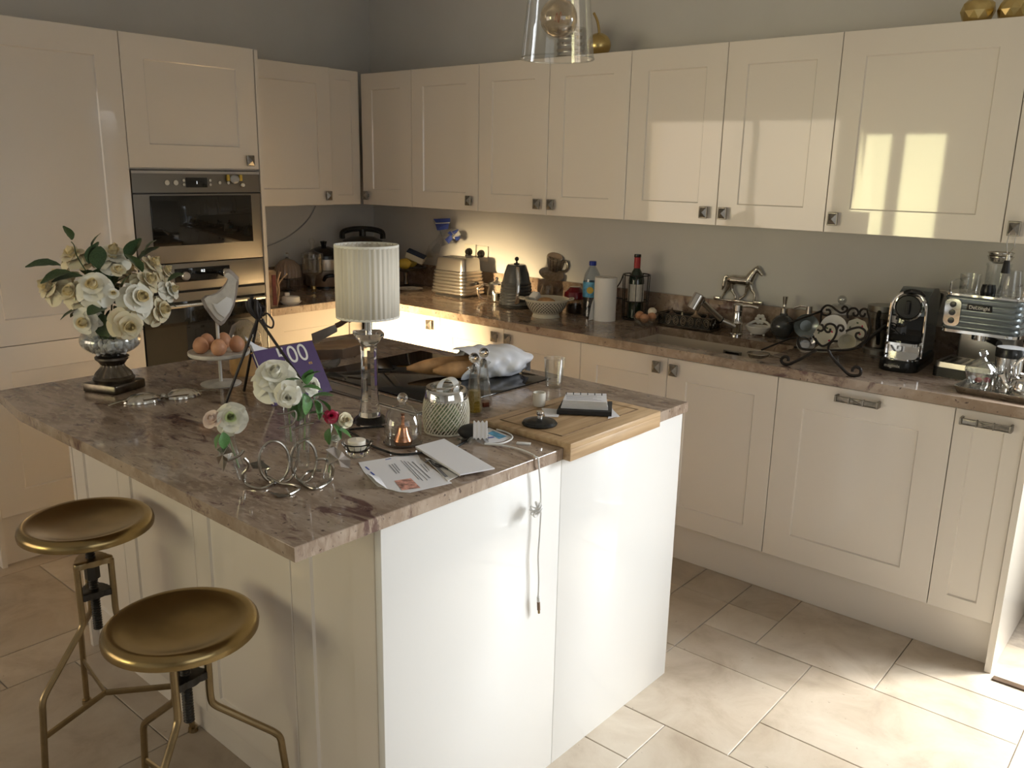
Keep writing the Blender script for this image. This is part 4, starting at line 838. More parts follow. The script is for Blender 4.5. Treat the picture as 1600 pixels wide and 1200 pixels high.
B().at(Matrix.Translation((-ew+.034, .0, (EZ+ET)/2)) @ Matrix.Rotation(R(90), 4, 'X')).prism(rrect(.026, .047, .018), -.002, .004).o('switch_plate', 'chrome', t)
for k in range(3): B().at(Matrix.Translation((-ew+.034, -.003, (EZ+ET)/2+.028-k*.028)) @ Matrix.Rotation(R(90), 4, 'X')).lathe([(0, .006), (.010, .005), (.011, 0)], 16).o('button', 'black', t)
B().lathe([(0, EZ-.035), (.036, EZ-.035), (.038, EZ-.008), (0, EZ-.008)], 28, (0, .075, 0)).o('brew_head', 'chrome', t)
hd = B().tube(smooth_curve([(.022, .055, EZ-.026), (.045, .032, EZ-.027), (.070, .006, EZ-.030)]), .012, 10, rs=None).o('filter_handle', 'black', t)
B().tube(smooth_curve([(ew+.002, .05, EZ+.05), (ew+.022, .04, EZ+.058), (ew+.030, .035, EZ+.02), (ew+.016, .02, EZ-.06), (ew-.004, .0, EZ-.115)]), .006, 8).o('steam_wand', 'chrome', t); B().tube([(ew+.030, .035, EZ+.012), (ew+.026, .030, EZ-.018)], .014, 12).o('wand_grip', 'black', t)
for s in (-1, 1):
    B().tube(smooth_curve([(s*(ew-.008), .03, ET+.006), (s*(ew-.008), .03, ET+.036), (s*(ew-.008), .045, ET+.046), (s*(ew-.008), .195, ET+.046), (s*(ew-.008), .21, ET+.036), (s*(ew-.008), .21, ET+.006)], 5), .0035, 8).o('cup_rail', 'chrome', t)
B().lathe([(.022, ET+.008), (.024, ET+.012), (.024, ET+.022), (.020, ET+.042), (0, ET+.044)], 24, (.0, .05, 0)).o('tank_knob', 'black', t)
em = Vector(t.location); ez = W+ET+.0085
q = em+Vector((.006, .152, 0)); q.z = ez; t = thing('glass_canister', 'clear glass canister on the espresso machine carrying two steel bowls', 'canister', q); hg = .098
B().lathe([(0, 0), (.036, 0), (.038, .005), (.038, hg-.012), (.041, hg-.006), (.041, hg), (.038, hg), (.036, hg-.012), (.036, .007), (0, .004)], 32).o('canister', 'glass', t)
for k in range(2):
    tag(B().lathe([(0, 0), (.020, 0), (.034, .008), (.040, .022), (.042, .023), (.042, .025), (.038, .025), (.032, .011), (.018, .003), (0, .003)], 32).o('steel_bowl', 'silver', None, q+Vector((0, 0, hg+.001+k*.0135))), ('lower small steel bowl set on the glass canister' if k == 0 else 'upper small steel bowl nested above the other on the canister'), 'bowl')
q = em+Vector((.067, .066, 0)); q.z = ez; tag(B().lathe([(0, 0), (.040, 0), (.041, .004), (.028, .085), (.0265, .085), (.039, .006), (0, .004)], 32).o('drinking_glass', 'glass', None, q), 'upturned clear tumbler on top of the espresso machine', 'glass')
q = em+Vector((-.066, .095, 0)); q.z = ez; t = thing('glass_mug', 'small clear glass mug on the espresso machine by the wall socket', 'mug', q, R(-80)); B().lathe([(0, 0), (.030, 0), (.032, .004), (.034, .06), (.032, .06), (.030, .006), (0, .004)], 28).o('mug', 'glass', t); B().tube(smooth_curve([(.032, -.01, .05), (.055, -.014, .046), (.052, -.014, .016), (.031, -.01, .012)]), .004, 8).o('handle', 'glass', t)
# plugs behind the machines
q = AY(1466, 470, -.001); t = thing('wall_socket', 'white wall socket with long black plug behind the espresso machine', 'socket', (q.x, -.001, q.z)); B().box(-.042, -.010, -.042, .042, .001, .042, .003).o('plate', 'ivory', t)
pg = B().at(Matrix.Rotation(R(10), 4, 'Y')).box(-.018, -.045, -.035, .018, -.010, .035, .008).o('plug', 'black', t); B().tube(smooth_curve([(-.006, -.035, -.03), (-.014, -.04, -.07), (-.03, -.04, -.13), (-.034, -.035, -.20)]), .0035, 6).o('cord', 'black', pg)
# ================================================================== steel tray with glass bowl, canister and small teapot
t0_ = A(1491, 615); t = thing('steel_tray', 'rectangular steel tray at the worktop end carrying bowl, canister and teapot', 'tray', (t0_.x+.115, -.485, W), R(-4)); tp = Vector(t.location)
b = B(); prf = [(.108, .084, 0), (.115, .090, .003), (.123, .098, .022), (.120, .095, .022), (.111, .086, .005), (.05, .03, .0045)]
loft(prf, .02).o('tray', 'silver', t)
q = A(1518, 606, W+.006); q.y = max(q.y, tp.y-.05); q.x = tp.x-.062; q = Vector((q.x, tp.y-.035, W+.0055)); t = thing('sugar_bowl', 'cut glass lidded bowl with red and white sweets on the steel tray', 'bowl', q); r = .045
B().lathe([(0, 0), (.026, 0), (.028, .006), (.022, .010), (r*.8, .03), (r, .062), (r*1.04, .066), (r*.97, .066), (r*.76, .033), (0, .014)], 48, flute=.03, nf=16).o('bowl', 'cut_glass', t)
B().lathe([(r*1.06, .067), (r*1.0, .080), (r*.6, .098), (.012, .108), (.009, .114), (.016, .126), (.009, .136), (0, .138)], 48, flute=.025, nf=16).o('lid', 'cut_glass', t)
for (dx, dy, dz, m) in ((0, -.019, .040, 'red_foil'), (.021, -.003, .041, 'petal_red'), (-.021, -.004, .041, 'white'), (.011, .018, .041, 'petal_green'), (-.012, .018, .041, 'petal_cream')): tag(B().sph((0, 0, 0), .0105, 10, sx=1.1, sz=.85).o('sweet', m, None, q+Vector((dx, dy, dz))), dict(red_foil='bright red sweet in the glass bowl', petal_red='crimson sweet in the glass bowl', white='white sweet in the glass bowl', petal_green='green sweet in the glass bowl', petal_cream='cream sweet at the bottom of the glass bowl')[m], 'sweet')
q = Vector((tp.x+.0, tp.y+.040, W+.0055)); t = thing('tea_caddy', 'round steel canister with a flat black lid on the steel tray', 'canister', q); r = .041
B().lathe([(0, 0), (r, 0), (r, .115), (0, .115)], 40).o('body', 'chrome', t); B().lathe([(r*1.05, .112), (r*1.06, .138), (r*1.02, .142), (0, .142)], 40).o('lid', 'black', t); B().lathe([(0, .1415), (r*.98, .1415), (r*.98, .1432), (0, .1435)], 40).o('lid_inlay', 'grey_plastic', t)
q = Vector((tp.x+.068, tp.y-.024, W+.0055)); t = thing('steel_teapot', 'small rounded polished steel teapot with looped handle on the tray', 'teapot', q)
B().lathe([(0, 0), (.036, 0), (.045, .012), (.047, .032), (.040, .058), (.026, .068), (0, .069)], 40).o('pot', 'chrome', t); B().lathe([(.027, .068), (.022, .076), (.006, .080)], 24).sph((0, 0, .087), .008, 12).o('lid', 'chrome', t)
B().tube(smooth_curve([(-.034, 0, .062), (-.038, 0, .098), (-.018, 0, .125), (.016, 0, .125), (.036, 0, .098), (.034, 0, .062)]), .0055, 8).o('handle', 'chrome', t); B().tube(smooth_curve([(-.044, -.02, .030), (-.058, -.03, .050), (-.068, -.036, .072)]), .009, 10).o('spout', 'chrome', t)
# ================================================================== on the wall, cupboard tops and ceiling
k = Vector((UX[6]+.036, -YU-.024, KZ-.026)); t = thing('tassel', 'black tassel hanging on a loop from the end cupboard knob', 'tassel', k); z1 = AY(1574, 398, k.y).z-k.z; z2 = AY(1573, 427, k.y).z-k.z; dx = AY(1574, 405, k.y).x-k.x
B().tube(smooth_curve([(-.008, 0, .02), (-.012, 0, -.02), (dx*.6-.008, 0, z1*.6), (dx, 0, z1*.98), (dx*.6+.012, 0, z1*.6), (.010, 0, -.02), (.008, 0, .02)]), .0014, 6).o('loop', 'wire_silver', t)
B().lathe([(0, z1+.003), (.006, z1), (.008, z1-.018), (0, z1-.02)], 16, (dx, 0, 0)).o('cap', 'silver', t); B().lathe([(.008, z1-.018), (.013, z2), (0, z2)], 20, (dx, 0, 0), flute=.06, nf=8).o('fringe', 'black_matt', t)
# horse on the upstand
zo = 1.0305-AY(1160, 470, -.016).z
def HP(a, b_, y=-.016):
    q = AY(*crop(a, b_, 1100, 400, 8.571), y); return Vector((q.x, y, q.z+zo))
t = thing('horse_figurine', 'silver trotting horse figurine standing on top of the granite upstand', 'figurine', (2.5, -.016, 1.0305))
hb = B(); o0 = Vector((2.5, -.016, 1.0305))
def limb(pts, rs, y=0): hb.tube(smooth_curve([HP(a, b_)-o0+Vector((0, y, 0)) for a, b_ in pts], 5), .01, 10, rs=[rs[min(int(i/5), len(rs)-2)]*(1-(i/5) % 1)+rs[min(int(i/5)+1, len(rs)-1)]*((i/5) % 1) for i in range((len(pts)-1)*5+1)])
limb([(330, 290), (380, 295), (450, 300), (520, 308), (590, 312), (640, 300)], [.016, .0235, .022, .023, .0255, .018])
limb([(600, 310), (640, 240), (690, 175), (720, 145)], [.024, .020, .015, .011]); limb([(715, 140), (740, 170), (770, 210), (792, 236)], [.011, .0115, .009, .007]); limb([(712, 145), (722, 118), (726, 106)], [.006, .004, .001])
limb([(345, 320), (325, 390), (275, 465), (225, 540)], [.015, .010, .006, .0045], .006); limb([(390, 320), (385, 420), (430, 515), (420, 585)], [.014, .008, .0055, .005], -.006)
limb([(585, 340), (565, 440), (540, 505), (465, 560)], [.013, .008, .006, .005], .006); limb([(630, 340), (650, 420), (690, 495), (680, 590)], [.013, .008, .006, .0055], -.006)
limb([(330, 262), (292, 250), (275, 310), (262, 380), (242, 432)], [.005, .006, .008, .007, .002])
h_ = hb.o('horse', 'silver', t); mo_ = h_.modifiers.new('fuse', 'REMESH'); mo_.mode = 'VOXEL'; mo_.voxel_size = .0022; mo_.use_smooth_shade = True
e0, e1 = HP(140, 560).x-o0.x, HP(790, 600).x-o0.x; B().box(e0, -.010, .0, e1, .010, .007, .002).box(e0, -.010, .002, e0+.03, .010, .015, .002).box(e1-.045, -.010, .002, e1, .010, .014, .002).box((e0+e1)/2-.03, -.010, .002, (e0+e1)/2+.03, .010, .010, .002).o('base_bar', 'silver', t)
# gold ornaments on the cupboards
for (px, py, rr, lb, sd) in ((1529, 13, 25, 'faceted gold apple ornament on the cupboard, partly above the tassel side', 3), (1584, 11, 23, 'faceted gold apple ornament at the very end of the cupboard tops', 8)):
    q = AY(px, py, -.22); r = rr*MPP(q); t = thing('gold_apple', lb, 'ornament', (q.x, q.y, ZUT+.001)); bb = B(); bmesh.ops.create_icosphere(bb.bm, subdivisions=2, radius=r)
    rr_ = random.Random(sd)
    for v in bb.bm.verts: v.co *= rr_.uniform(.95, 1.03); v.co.z = max(v.co.z*.98, -r*.86)
    zc_ = r*.86; bb.o('body', 'gold', t, (0, 0, zc_), smooth=0); B().tube(smooth_curve([(0, 0, zc_+r*.9), (.004, 0, zc_+r*1.15), (.014, 0, zc_+r*1.4)]), .004, 6).o('stalk', 'gold', t)
q = AY(936, 62, -.22); r = 19*MPP(q); t = thing('gold_pear', 'smooth gold apple ornament with long curved stalk on the cupboard behind the pendant', 'ornament', (q.x, q.y, ZUT+.001)); B().sph((0, 0, r*.97), r, 28, sz=.97).o('body', 'gold', t)
B().tube(smooth_curve([(0, 0, r*1.85), (-.004, 0, r*2.3), (-.014, 0, r*2.9), (-.034, 0, r*3.5)]), .006, 8, rs=None).o('stalk', 'gold', t)
q = AY(893, 66, -.22); t = thing('ribbed_candle_jar', 'ribbed pale metal jar on the cupboard, seen through the pendant shade', 'jar', (q.x, q.y, ZUT+.001)); r = 23*MPP(q); zt = AY(893, 44, -.22).z-ZUT; pr = [(0, 0), (r*.92, 0)]
for k in range(5): pr += [(r*.94, zt*k/5+.002), (r*1.03, zt*(k+.5)/5), (r*.94, zt*(k+1)/5-.002)]
B().lathe(pr+[(r*.8, zt), (0, zt)], 36).o('jar', 'silver', t)
# pendant lamp over the island
d = ray(871, 92); hh = Vector((d.x, d.y, 0)); s_ = 2.45/hh.length; q = CAM+d*s_; t = thing('pendant_lamp', 'clear glass bell pendant lamp with amber globe bulb hanging over the island', 'pendant lamp', (q.x, q.y, q.z)); r = 57*MPP(q); hs = .30
B().lathe([(r, 0), (r*.985, .012), (r*.90, hs*.34), (r*.80, hs*.62), (r*.66, hs*.84), (r*.36, hs*.98), (.022, hs)], 56).o('shade', 'glass', t)
B().tube([(r*math.cos(2*PI*k/56), r*math.sin(2*PI*k/56), 0) for k in range(56)], .0022, 6, True).o('rim', 'glass', t)
zb_ = ZAT(876, 28, q)-q.z; rb = 29*MPP(q); bl = B().sph((0, 0, zb_), rb, 28).lathe([(rb*.35, zb_+rb*.93), (.016, zb_+rb*1.25), (.016, zb_+rb*1.6)], 20).o('bulb', 'bulb_glass', t)
B().tube(smooth_curve([(-.012, 0, zb_-.008), (-.006, 0, zb_+.014), (0, 0, zb_-.012), (.006, 0, zb_+.014), (.012, 0, zb_-.008)]), .0012, 5).o('filament', 'copper', bl)
B().lathe([(0, hs+.05), (.024, hs+.05), (.026, hs-.03), (.020, zb_+rb*1.35), (0, zb_+rb*1.35)], 24).o('lamp_holder', 'chrome', t)
B().tube([(0, 0, hs+.045), (0, 0, H-q.z-.02)], .003, 6).o('cord', 'black', t); B().lathe([(.05, H-q.z-.0005), (.05, H-q.z-.02), (.01, H-q.z-.03), (0, H-q.z-.03)], 24).o('ceiling_rose', 'chrome', t)
# ================================================================== things on the island
def PZ(px, py, p):                       # 3-D point on the upright viewer-facing plane through p
    d = ray(px, py); h = Vector((p.x-CAM.x, p.y-CAM.y, 0)); L = h.length; h.normalize(); return CAM+d*(L/(d.x*h.x+d.y*h.y))
# ---- roses
def petal_mesh(m, w=1.0, curl=.35, key=None):
    key = key or (m, w, curl)
    if key not in _c:
        def f(u, v):
            a = (u-.5)*1.9*w; prof = math.sin(min(1, v*1.15)*PI*.5); ww = (.25+.75*math.sin(PI*min(1, .12+v*.62)))
            rr = .30+.34*v; x = math.sin(a*ww)*rr*1.15; y = -(math.cos(a*ww)*rr-.30)-.02-curl*v*v*v*.8
            z = .95*v-curl*.42*max(0, v-.6)*2-.05*abs(u-.5)*2*v*v+.02*math.sin(9*u)*v
            return (x, y, z)
        _c[key] = B().grid(f, 8, 6).mesh('petal', 80, m)
    return _c[key]
def heart_mesh(m):
    if ('h', m) not in _c:
        def f(u, v):
            a = u*4.2*2*PI; r = .05+.23*u; return (r*math.cos(a), r*math.sin(a), .78*v+.06*math.cos(a)*v-.12*u*v+.1*(1-u)*0)
        _c[('h', m)] = B().grid(f, 70, 4).mesh('bloom_heart', 80, m)
    return _c[('h', m)]
def rose(label, loc, nrm, r, m, mh, group=None, n=(4, 5, 6), openness=1.0, seed=0, name='rose', stem=None):
    rr = random.Random(seed); t = thing(name, label, 'flower', loc, group=group); t.rotation_mode = 'QUATERNION'; t.rotation_quaternion = Vector(nrm).to_track_quat('Z', 'Y')
    o = put('bloom_heart', heart_mesh(mh), t, (0, 0, -.34*r)); o.scale = (r*.9, r*.9, r*1.42)
    nn = (3,)+tuple(n)
    for k, (cnt, tilt, sc) in enumerate(zip(nn, (0, 12, 30, 54), (.62, .74, .88, 1.0))):
        for j in range(cnt):
            a = 2*PI*j/cnt+k*.6+rr.uniform(-.2, .2); q = put('petal', petal_mesh(mh if k == 0 else m, 1.15, .18+.16*k), t, (0, 0, -.42*r+.13*r*(3-k)))
            q.rotation_euler = (R(tilt*openness+rr.uniform(-6, 6)), 0, a); s_ = r*sc*rr.uniform(.92, 1.08); q.scale = (s_, s_, s_)
    if stem: B().tube(smooth_curve([Vector((0, 0, -.3*r)), Vector((0, 0, -.6*r)), *stem]), .0025, 6).o('stem', 'stem', t)
    return t
def leaf_mesh(m='leaf', fold=.25):
    if ('l', m) not in _c:
        def f(u, v):
            w = .36*math.sin(PI*min(1, v*.94+.03))**.8; x = (u-.5)*2*w; return (x, v, fold*abs(x)-.28*v*v+.02*math.sin(20*v)*abs(u-.5))
        _c[('l', m)] = B().grid(f, 5, 9).mesh('leaf', 60, m)
    return _c[('l', m)]
def leaf(parent, loc, aim, size, roll=0, m='leaf'):
    q = put('leaf', leaf_mesh(m), parent, loc); q.rotation_mode = 'QUATERNION'; q.rotation_quaternion = Vector(aim).to_track_quat('Y', 'Z') @ Euler((0, roll, 0)).to_quaternion(); q.scale = (size,)*3; return q
# ---- rose bowl on pedestal
p = AB(181, 619, .088, IW); fz = face(p); t = thing('pedestal_vase', 'round glass bowl of white pebbles on a fluted dark silver pedestal', 'vase', p, fz+R(45)); hs = .062
z1, z2, z3, z4, z5 = [ZAT(181, y_, p)-IW for y_ in (592, 578, 556, 553, 510)]; z1 = .028; rb = 44*MPP(p)
B().box(-hs, -hs, 0, hs, hs, z1, .006).o('plinth', 'old_silver', t)
B().lathe([(0, z1), (.056, z1), (.060, z1+.010), (.052, z1+.018)], 40).lathe([(.052, z1+.018), (.048, z1+.026), (.034, z1+.042), (.031, z1+.050), (.038, z3-.014)], 60, flute=.05, nf=20).lathe([(.040, z3-.014), (.048, z3-.006), (.048, z3), (.038, z3+.006), (0, z3+.006)], 40).o('pedestal', 'old_silver', t)
zc = (z4+z5)/2+.004; hb_ = (z5-z4)/2
def bowlp(s_, top): return [(rb*s_*math.cos(a), zc+hb_*1.12*s_*math.sin(a)) for a in [R(d_) for d_ in range(-66, top, 8)]]
B().lathe([(0, z3+.006), (.034, z3+.006)]+bowlp(1, 62)+bowlp(.965, 62)[::-1]+[(0, z3+.010)], 48).o('bowl', 'glass', t)
bb = B(); rp = random.Random(3)
for k in range(330):
    while True:
        v = Vector((rp.uniform(-1, 1), rp.uniform(-1, 1), rp.uniform(-1, .05)))
        if .3 < v.length < 1: break
    rr = .0085*rp.uniform(.7, 1.3); bb.at(Matrix.Translation((v.x*rb*.87, v.y*rb*.87, zc+v.z*hb_*.92)) @ Euler((rp.random()*6, rp.random()*6, 0)).to_matrix().to_4x4()).sph((0, 0, 0), rr, 6, sx=1.4, sz=.8)
pb = bb.o('pebbles', 'pebble', t); pb['kind'] = 'stuff'
vc = p+Vector((0, 0, ZAT(170, 462, p)-IW)); mp = MPP(vc)
GR = 'roses in the pedestal bouquet'
spots = [(176, 398, 25, -.2, 0), (76, 448, 23, 0, 0), (112, 398, 20, .3, 0), (146, 448, 25, -.8, 0), (113, 458, 22, -.6, 0), (231, 440, 22, -.7, 0), (217, 466, 26, -.95, 0), (238, 414, 21, -.1, 0), (258, 424, 17, .2, 0), (268, 453, 17, -.2, 0), (250, 484, 23, -.4, 0), (200, 509, 24, -1.75, 0), (133, 503, 22, -1.0, 0), (95, 432, 20, .2, 0), (184, 424, 15, -.7, 1), (177, 459, 10, -.9, 1), (200, 425, 20, .7, 0), (140, 405, 18, .8, 0)]
ROSES = ['full cream rose crowning the bouquet above the pebble bowl', 'cream rose reaching out furthest towards the tall cupboard', 'cream rose high in the bouquet beneath a lone curled leaf', 'wide open cream rose facing the stools, just under the leafy crown', 'cream rose half hidden beside the wide open one, towards the tall cupboard', 'cream rose facing the stools above a wider golden-hearted one', 'widest golden-hearted cream rose at the front of the bouquet', 'cream rose high in the bouquet on the oven side', 'small cream rose on the oven side, behind a larger one', 'small cream rose leaning out furthest towards the ovens', 'cream rose hanging on the oven side above the egg stand', 'large cream rose drooping over the rim of the glass bowl', 'pale cream rose hanging at the bowl rim, towards the tall cupboard', 'cream rose tucked behind the outermost one, towards the tall cupboard', 'half-closed cream rosebud under the crowning rose', 'tiny cream rosebud in the middle of the bouquet', 'cream rose hidden behind the crowning rose, on the oven side', 'cream rose hidden behind the crowning rose, beside the dark leaves']
hv = Vector((p.x-CAM.x, p.y-CAM.y, 0)).normalized()
# blooms keep their place in the view direction and settle in depth until they only just touch
RC = [[px, py, rr*mp*1.02, dp*.075] for px, py, rr, dp, bud in spots]
def rpos(e): return PZ(e[0], e[1], p+hv*e[3])
for it in range(160):
    for a_ in range(len(RC)):
        for b_ in range(a_):
            ea, eb = RC[a_], RC[b_]; dd = (rpos(ea)-rpos(eb)).length; need = (ea[2]+eb[2])*.93
            if dd < need:
                sg = 1 if ea[3] >= eb[3] else -1; st = min(.004, (need-dd)*.5)
                ea[3] = max(-.135, min(.13, ea[3]+sg*st)); eb[3] = max(-.135, min(.13, eb[3]-sg*st))
for i, ((px, py, rr, dp, bud), e_) in enumerate(zip(spots, RC)):
    q = rpos(e_); c0 = vc-Vector((0, 0, .05)); n_ = (q-c0).normalized()-hv*.45+Vector((0, 0, .15))
    rose(ROSES[i], q, n_, e_[2], 'petal_cream' if i % 3 else 'petal_white', 'petal_heart', GR, n=(3, 4, 0) if bud else (4, 5, 6), openness=.45 if bud else 1, seed=i)
t = thing('rose_foliage', 'dark green leaves and stems filling the rose bouquet', 'foliage', vc-Vector((0, 0, .02)))
lr = random.Random(11); RQ = [(rpos(e_), e_[2]) for e_ in RC]; bc_ = p+Vector((0, 0, zc))
def clear(q, d, sz):
    d = Vector(d).normalized(); w = 9
    for f in (0, .25, .5, .75, 1):
        x_ = q+d*sz*f-Vector((0, 0, .28*sz*f*f)); w = min(w, min((x_-c_).length/r_ for c_, r_ in RQ), (Vector(((x_-bc_).x, (x_-bc_).y, (x_-bc_).z*rb/hb_/1.12))).length/rb*1.02)
    return w
for k in range(46):
    best = None
    for tr in range(60):
        a, e_ = lr.uniform(0, 2*PI), lr.uniform(-.35, 1.2); d = Vector((math.cos(a)*math.cos(e_), math.sin(a)*math.cos(e_), math.sin(e_))); q = t.location+d*lr.uniform(.012, .085); sz = lr.uniform(.048, .07); ai = d+Vector((lr.uniform(-.6, .6), lr.uniform(-.6, .6), lr.uniform(-.5, .3))); c_ = clear(q, ai, sz)
        if best is None or c_ > best[0]: best = (c_, q, ai, sz)
        if c_ > 1.03: break
    leaf(t, best[1]-t.location, best[2], best[3], lr.uniform(-.5, .5))
rtv = Vector((hv.y, -hv.x, 0))
for (px, py, ax, az, sz) in ((95, 415, -1, .25, .085), (110, 425, -.9, -.1, .08), (140, 412, .2, 1, .07), (200, 405, .3, .8, .075), (214, 410, .6, .7, .075), (222, 425, -.4, .9, .07), (112, 375, -.2, 1, .045), (143, 388, .3, 1, .05), (126, 482, -.9, -.2, .06), (160, 490, -.1, -1, .075), (170, 470, -.5, -.8, .07), (240, 468, .9, -.1, .065), (262, 440, .7, .6, .05), (225, 395, .5, .9, .05), (130, 432, -1, .1, .08), (155, 420, 0, 1, .07), (172, 484, -.3, -.7, .06)):
    ai = rtv*ax+Vector((0, 0, az))-hv*.15; best = max(((clear(PZ(px, py, p+hv*d_), ai, sz), d_) for d_ in (-.045, -.06, -.075, -.09, -.105, -.12, -.03, -.01, .02, .05, .08)), key=lambda v: min(v[0], 1.05)-.02*abs(v[1]+.05))
    if px == 112: best = (1, -.045)
    leaf(t, PZ(px, py, p+hv*best[1])-t.location, ai, sz, lr.uniform(-.4, .4))
q1, q2 = PZ(112, 376, p)-hv*.045-t.location, PZ(122, 402, p)-hv*.02-t.location; B().tube(smooth_curve([q1, (q1+q2)/2+Vector((0, 0, .012)), q2, q2*.4]), .0016, 5).o('stem', 'leaf', t)
for k in range(10): a = k*.63; B().tube(smooth_curve([(math.cos(a)*.10, math.sin(a)*.10, .02), (math.cos(a)*.05, math.sin(a)*.05, -.04), (math.cos(a)*.02, math.sin(a)*.02, -.115)]), .0025, 5).o('stem', 'leaf', t)
# ---- silver shell dishes
c = A(256, 625, IW); d = (A(315, 617, IW)-A(195, 632, IW)); t = thing('shell_dish', 'pair of joined oval silver dishes with tail handles lying on the granite', 'dish', c, math.atan2(d.y, d.x))
for s in (-1, 1):
    B().lathe([(.050, 0), (.051, .004), (.046, .014), (.032, .024), (.014, .028), (0, .0285)], 48, (s*.056, 0, 0), sx=1.0, sy=.66, flute=.035, nf=12).o('dish', 'silver', t)
    B().tube(smooth_curve([(s*.100, 0, .014), (s*.125, s*.006, .012), (s*.150, s*.008, .006)]), .006, 8, flat=.4).o('tail', 'silver', t)
    B().tube(smooth_curve([(s*.012, -.012, .012), (s*.03, -.03, .018), (s*.062, -.036, .019)]), .003, 6).o('rim_leaf', 'silver', t)
B().sph((0, 0, .012), .009, 12).o('joint', 'silver', t)
# ---- hen egg stand
p = AB(346, 607, .060, IW); t = thing('hen_egg_stand', 'whitewashed metal egg stand topped by a hen with white heart', 'egg stand', p, face(p)); mp = MPP(p)
zp, zr = ZAT(345, 552, p)-IW, ZAT(345, 508, p)-IW; rp_ = 46*mp
B().lathe([(0, 0), (.060, 0), (.062, .003), (.050, .006), (.010, .009), (0, .009)], 40).o('foot', 'whitewash', t); B().cyl(0, 0, .006, zr+.012, .0052, 14).o('rod', 'whitewash', t)
B().lathe([(0, zp-.004), (rp_*.96, zp-.004), (rp_, zp), (rp_, zp+.008), (rp_*.97, zp+.009), (rp_*.95, zp+.005), (0, zp+.004)], 48).o('plate', 'whitewash', t)
hen = [(435, 145), (450, 118), (480, 110), (510, 130), (545, 165), (565, 185), (552, 215), (545, 330), (525, 420), (490, 500), (440, 570), (410, 592), (370, 570), (330, 520), (270, 440), (240, 370), (275, 340), (330, 335), (380, 315), (430, 270), (470, 210), (482, 172)]
ht = [(340, 400), (380, 405), (420, 370), (455, 342), (500, 360), (505, 420), (480, 470), (440, 520), (395, 490), (365, 450)]
def upl(pts, inset=0): return [UVP(*crop(a, b_, 270, 400, 5.456), p) for a, b_ in pts]
M = Matrix.Rotation(R(90), 4, 'X')
B().at(M).prism(upl(hen), -.010, .010, .004).o('hen', 'weathered', t)
cxy = [sum(v)/len(hen) for v in zip(*upl(hen))]
B().at(M).prism([((u-cxy[0])*.86+cxy[0], (v-cxy[1])*.86+cxy[1]) for u, v in upl(hen)], .0095, .0125, .001).o('body_relief', 'whitewash', t); B().at(M).prism(upl(ht), .012, .0155, .001).o('heart', 'heart_white', t)
for (u, dy, lb) in ((-.052, -.012, 'brown egg on the hen stand, towards the rose vase'), (.0, -.056, 'brown egg on the hen stand, in front of the rod'), (.054, -.014, 'brown egg on the hen stand, towards the black easel'), (.016, .05, 'brown egg on the hen stand, behind the rod beside the easel'), (-.034, .045, 'brown egg on the hen stand, behind the rod towards the vase')):
    q = p+Matrix.Rotation(face(p), 3, 'Z') @ Vector((u, dy, zp+.0305)); tag(B().sph((0, 0, 0), .0235, 18, sz=1.14, taper=.12).o('egg', 'egg', None, q, (R(6), R(8), 0)), lb, 'egg')
# ---- wood and glass jar
p = AB(386, 589, .052, IW); r = 25*MPP(p); z1 = ZAT(386, 538, p)-IW; z2 = ZAT(386, 500, p)-IW; t = thing('wood_base_jar', 'pale wooden pot under a clear glass dome behind the egg stand', 'jar', p)
B().lathe([(0, 0), (r*.92, 0), (r, .01), (r, z1), (r*.9, z1), (r*.9, .012), (0, .012)], 40).o('pot', 'blond_wood', t); B().lathe([(r*.97, z1), (r*.96, z1+(z2-z1)*.4), (r*.72, z1+(z2-z1)*.8), (r*.3, z2), (0, z2+.002)], 40).o('dome', 'glass', t)
# ---- iron easel with recipe book
fl_, fr_ = A(352, 633, IW), A(502, 641, IW); mid = away((fl_+fr_)/2, .075); ap = PZ(403, 496, mid); t = thing('recipe_easel', 'black iron easel with straight legs and a bunched iron finial', 'easel', mid); bk = away(mid, .10)
bk = bk-Vector((CR.x, CR.y, 0))*.085
for q in (fl_, fr_, Vector((bk.x, bk.y, IW))): B().tube([ap-mid, q+Vector((0, 0, .003))-mid], .0042, 8).o('leg', 'iron', t)
rng = random.Random(4)
for k in range(8):
    e_ = PZ(386+k*3.6, 464+3*abs(k-2), mid); B().tube(smooth_curve([ap-mid+Vector((0, 0, -.004)), (ap+e_)/2-mid+Vector((rng.uniform(-.008, .008), rng.uniform(-.012, .012), 0)), e_-mid]), .006, 7).o('finial_strand', 'iron', t)
rg = [PZ(a, b_, mid)-mid for a, b_ in ((410, 494), (418, 490), (427, 502), (425, 512), (416, 508), (410, 498))]; B().tube(smooth_curve(rg, 5), .003, 6).o('ring', 'iron', t)
BL, BR, TR, TL = A(428, 632, IW+.012), A(518, 607, IW+.012), A(488, 532, IW+.150), A(397, 549, IW+.150)
BL = TL+(BR-TR)*1.04
ex = (TR-TL).normalized(); nz = ex.cross((TL-BL)).normalized(); nz = nz if nz.dot(CAM-TL) > 0 else -nz; ey = nz.cross(ex).normalized(); ey = ey if ey.z > 0 else -ey
t = thing('recipe_book', 'purple recipe book titled 500 propped open against the iron easel', 'book', BL); Mb = Matrix((ex, ey, nz)).transposed().to_4x4(); t.rotation_mode = 'QUATERNION'; t.rotation_quaternion = Mb.to_quaternion(); bw, bh = (TR-TL).length, (TL-BL).dot(ey); sk_ = (TL-BL).dot(ex)
def qd(z0, z1, i=0): return B().prism([(i, i), (bw-i, i), (bw-i+sk_*0, bh-i), (i, bh-i)], z0, z1)
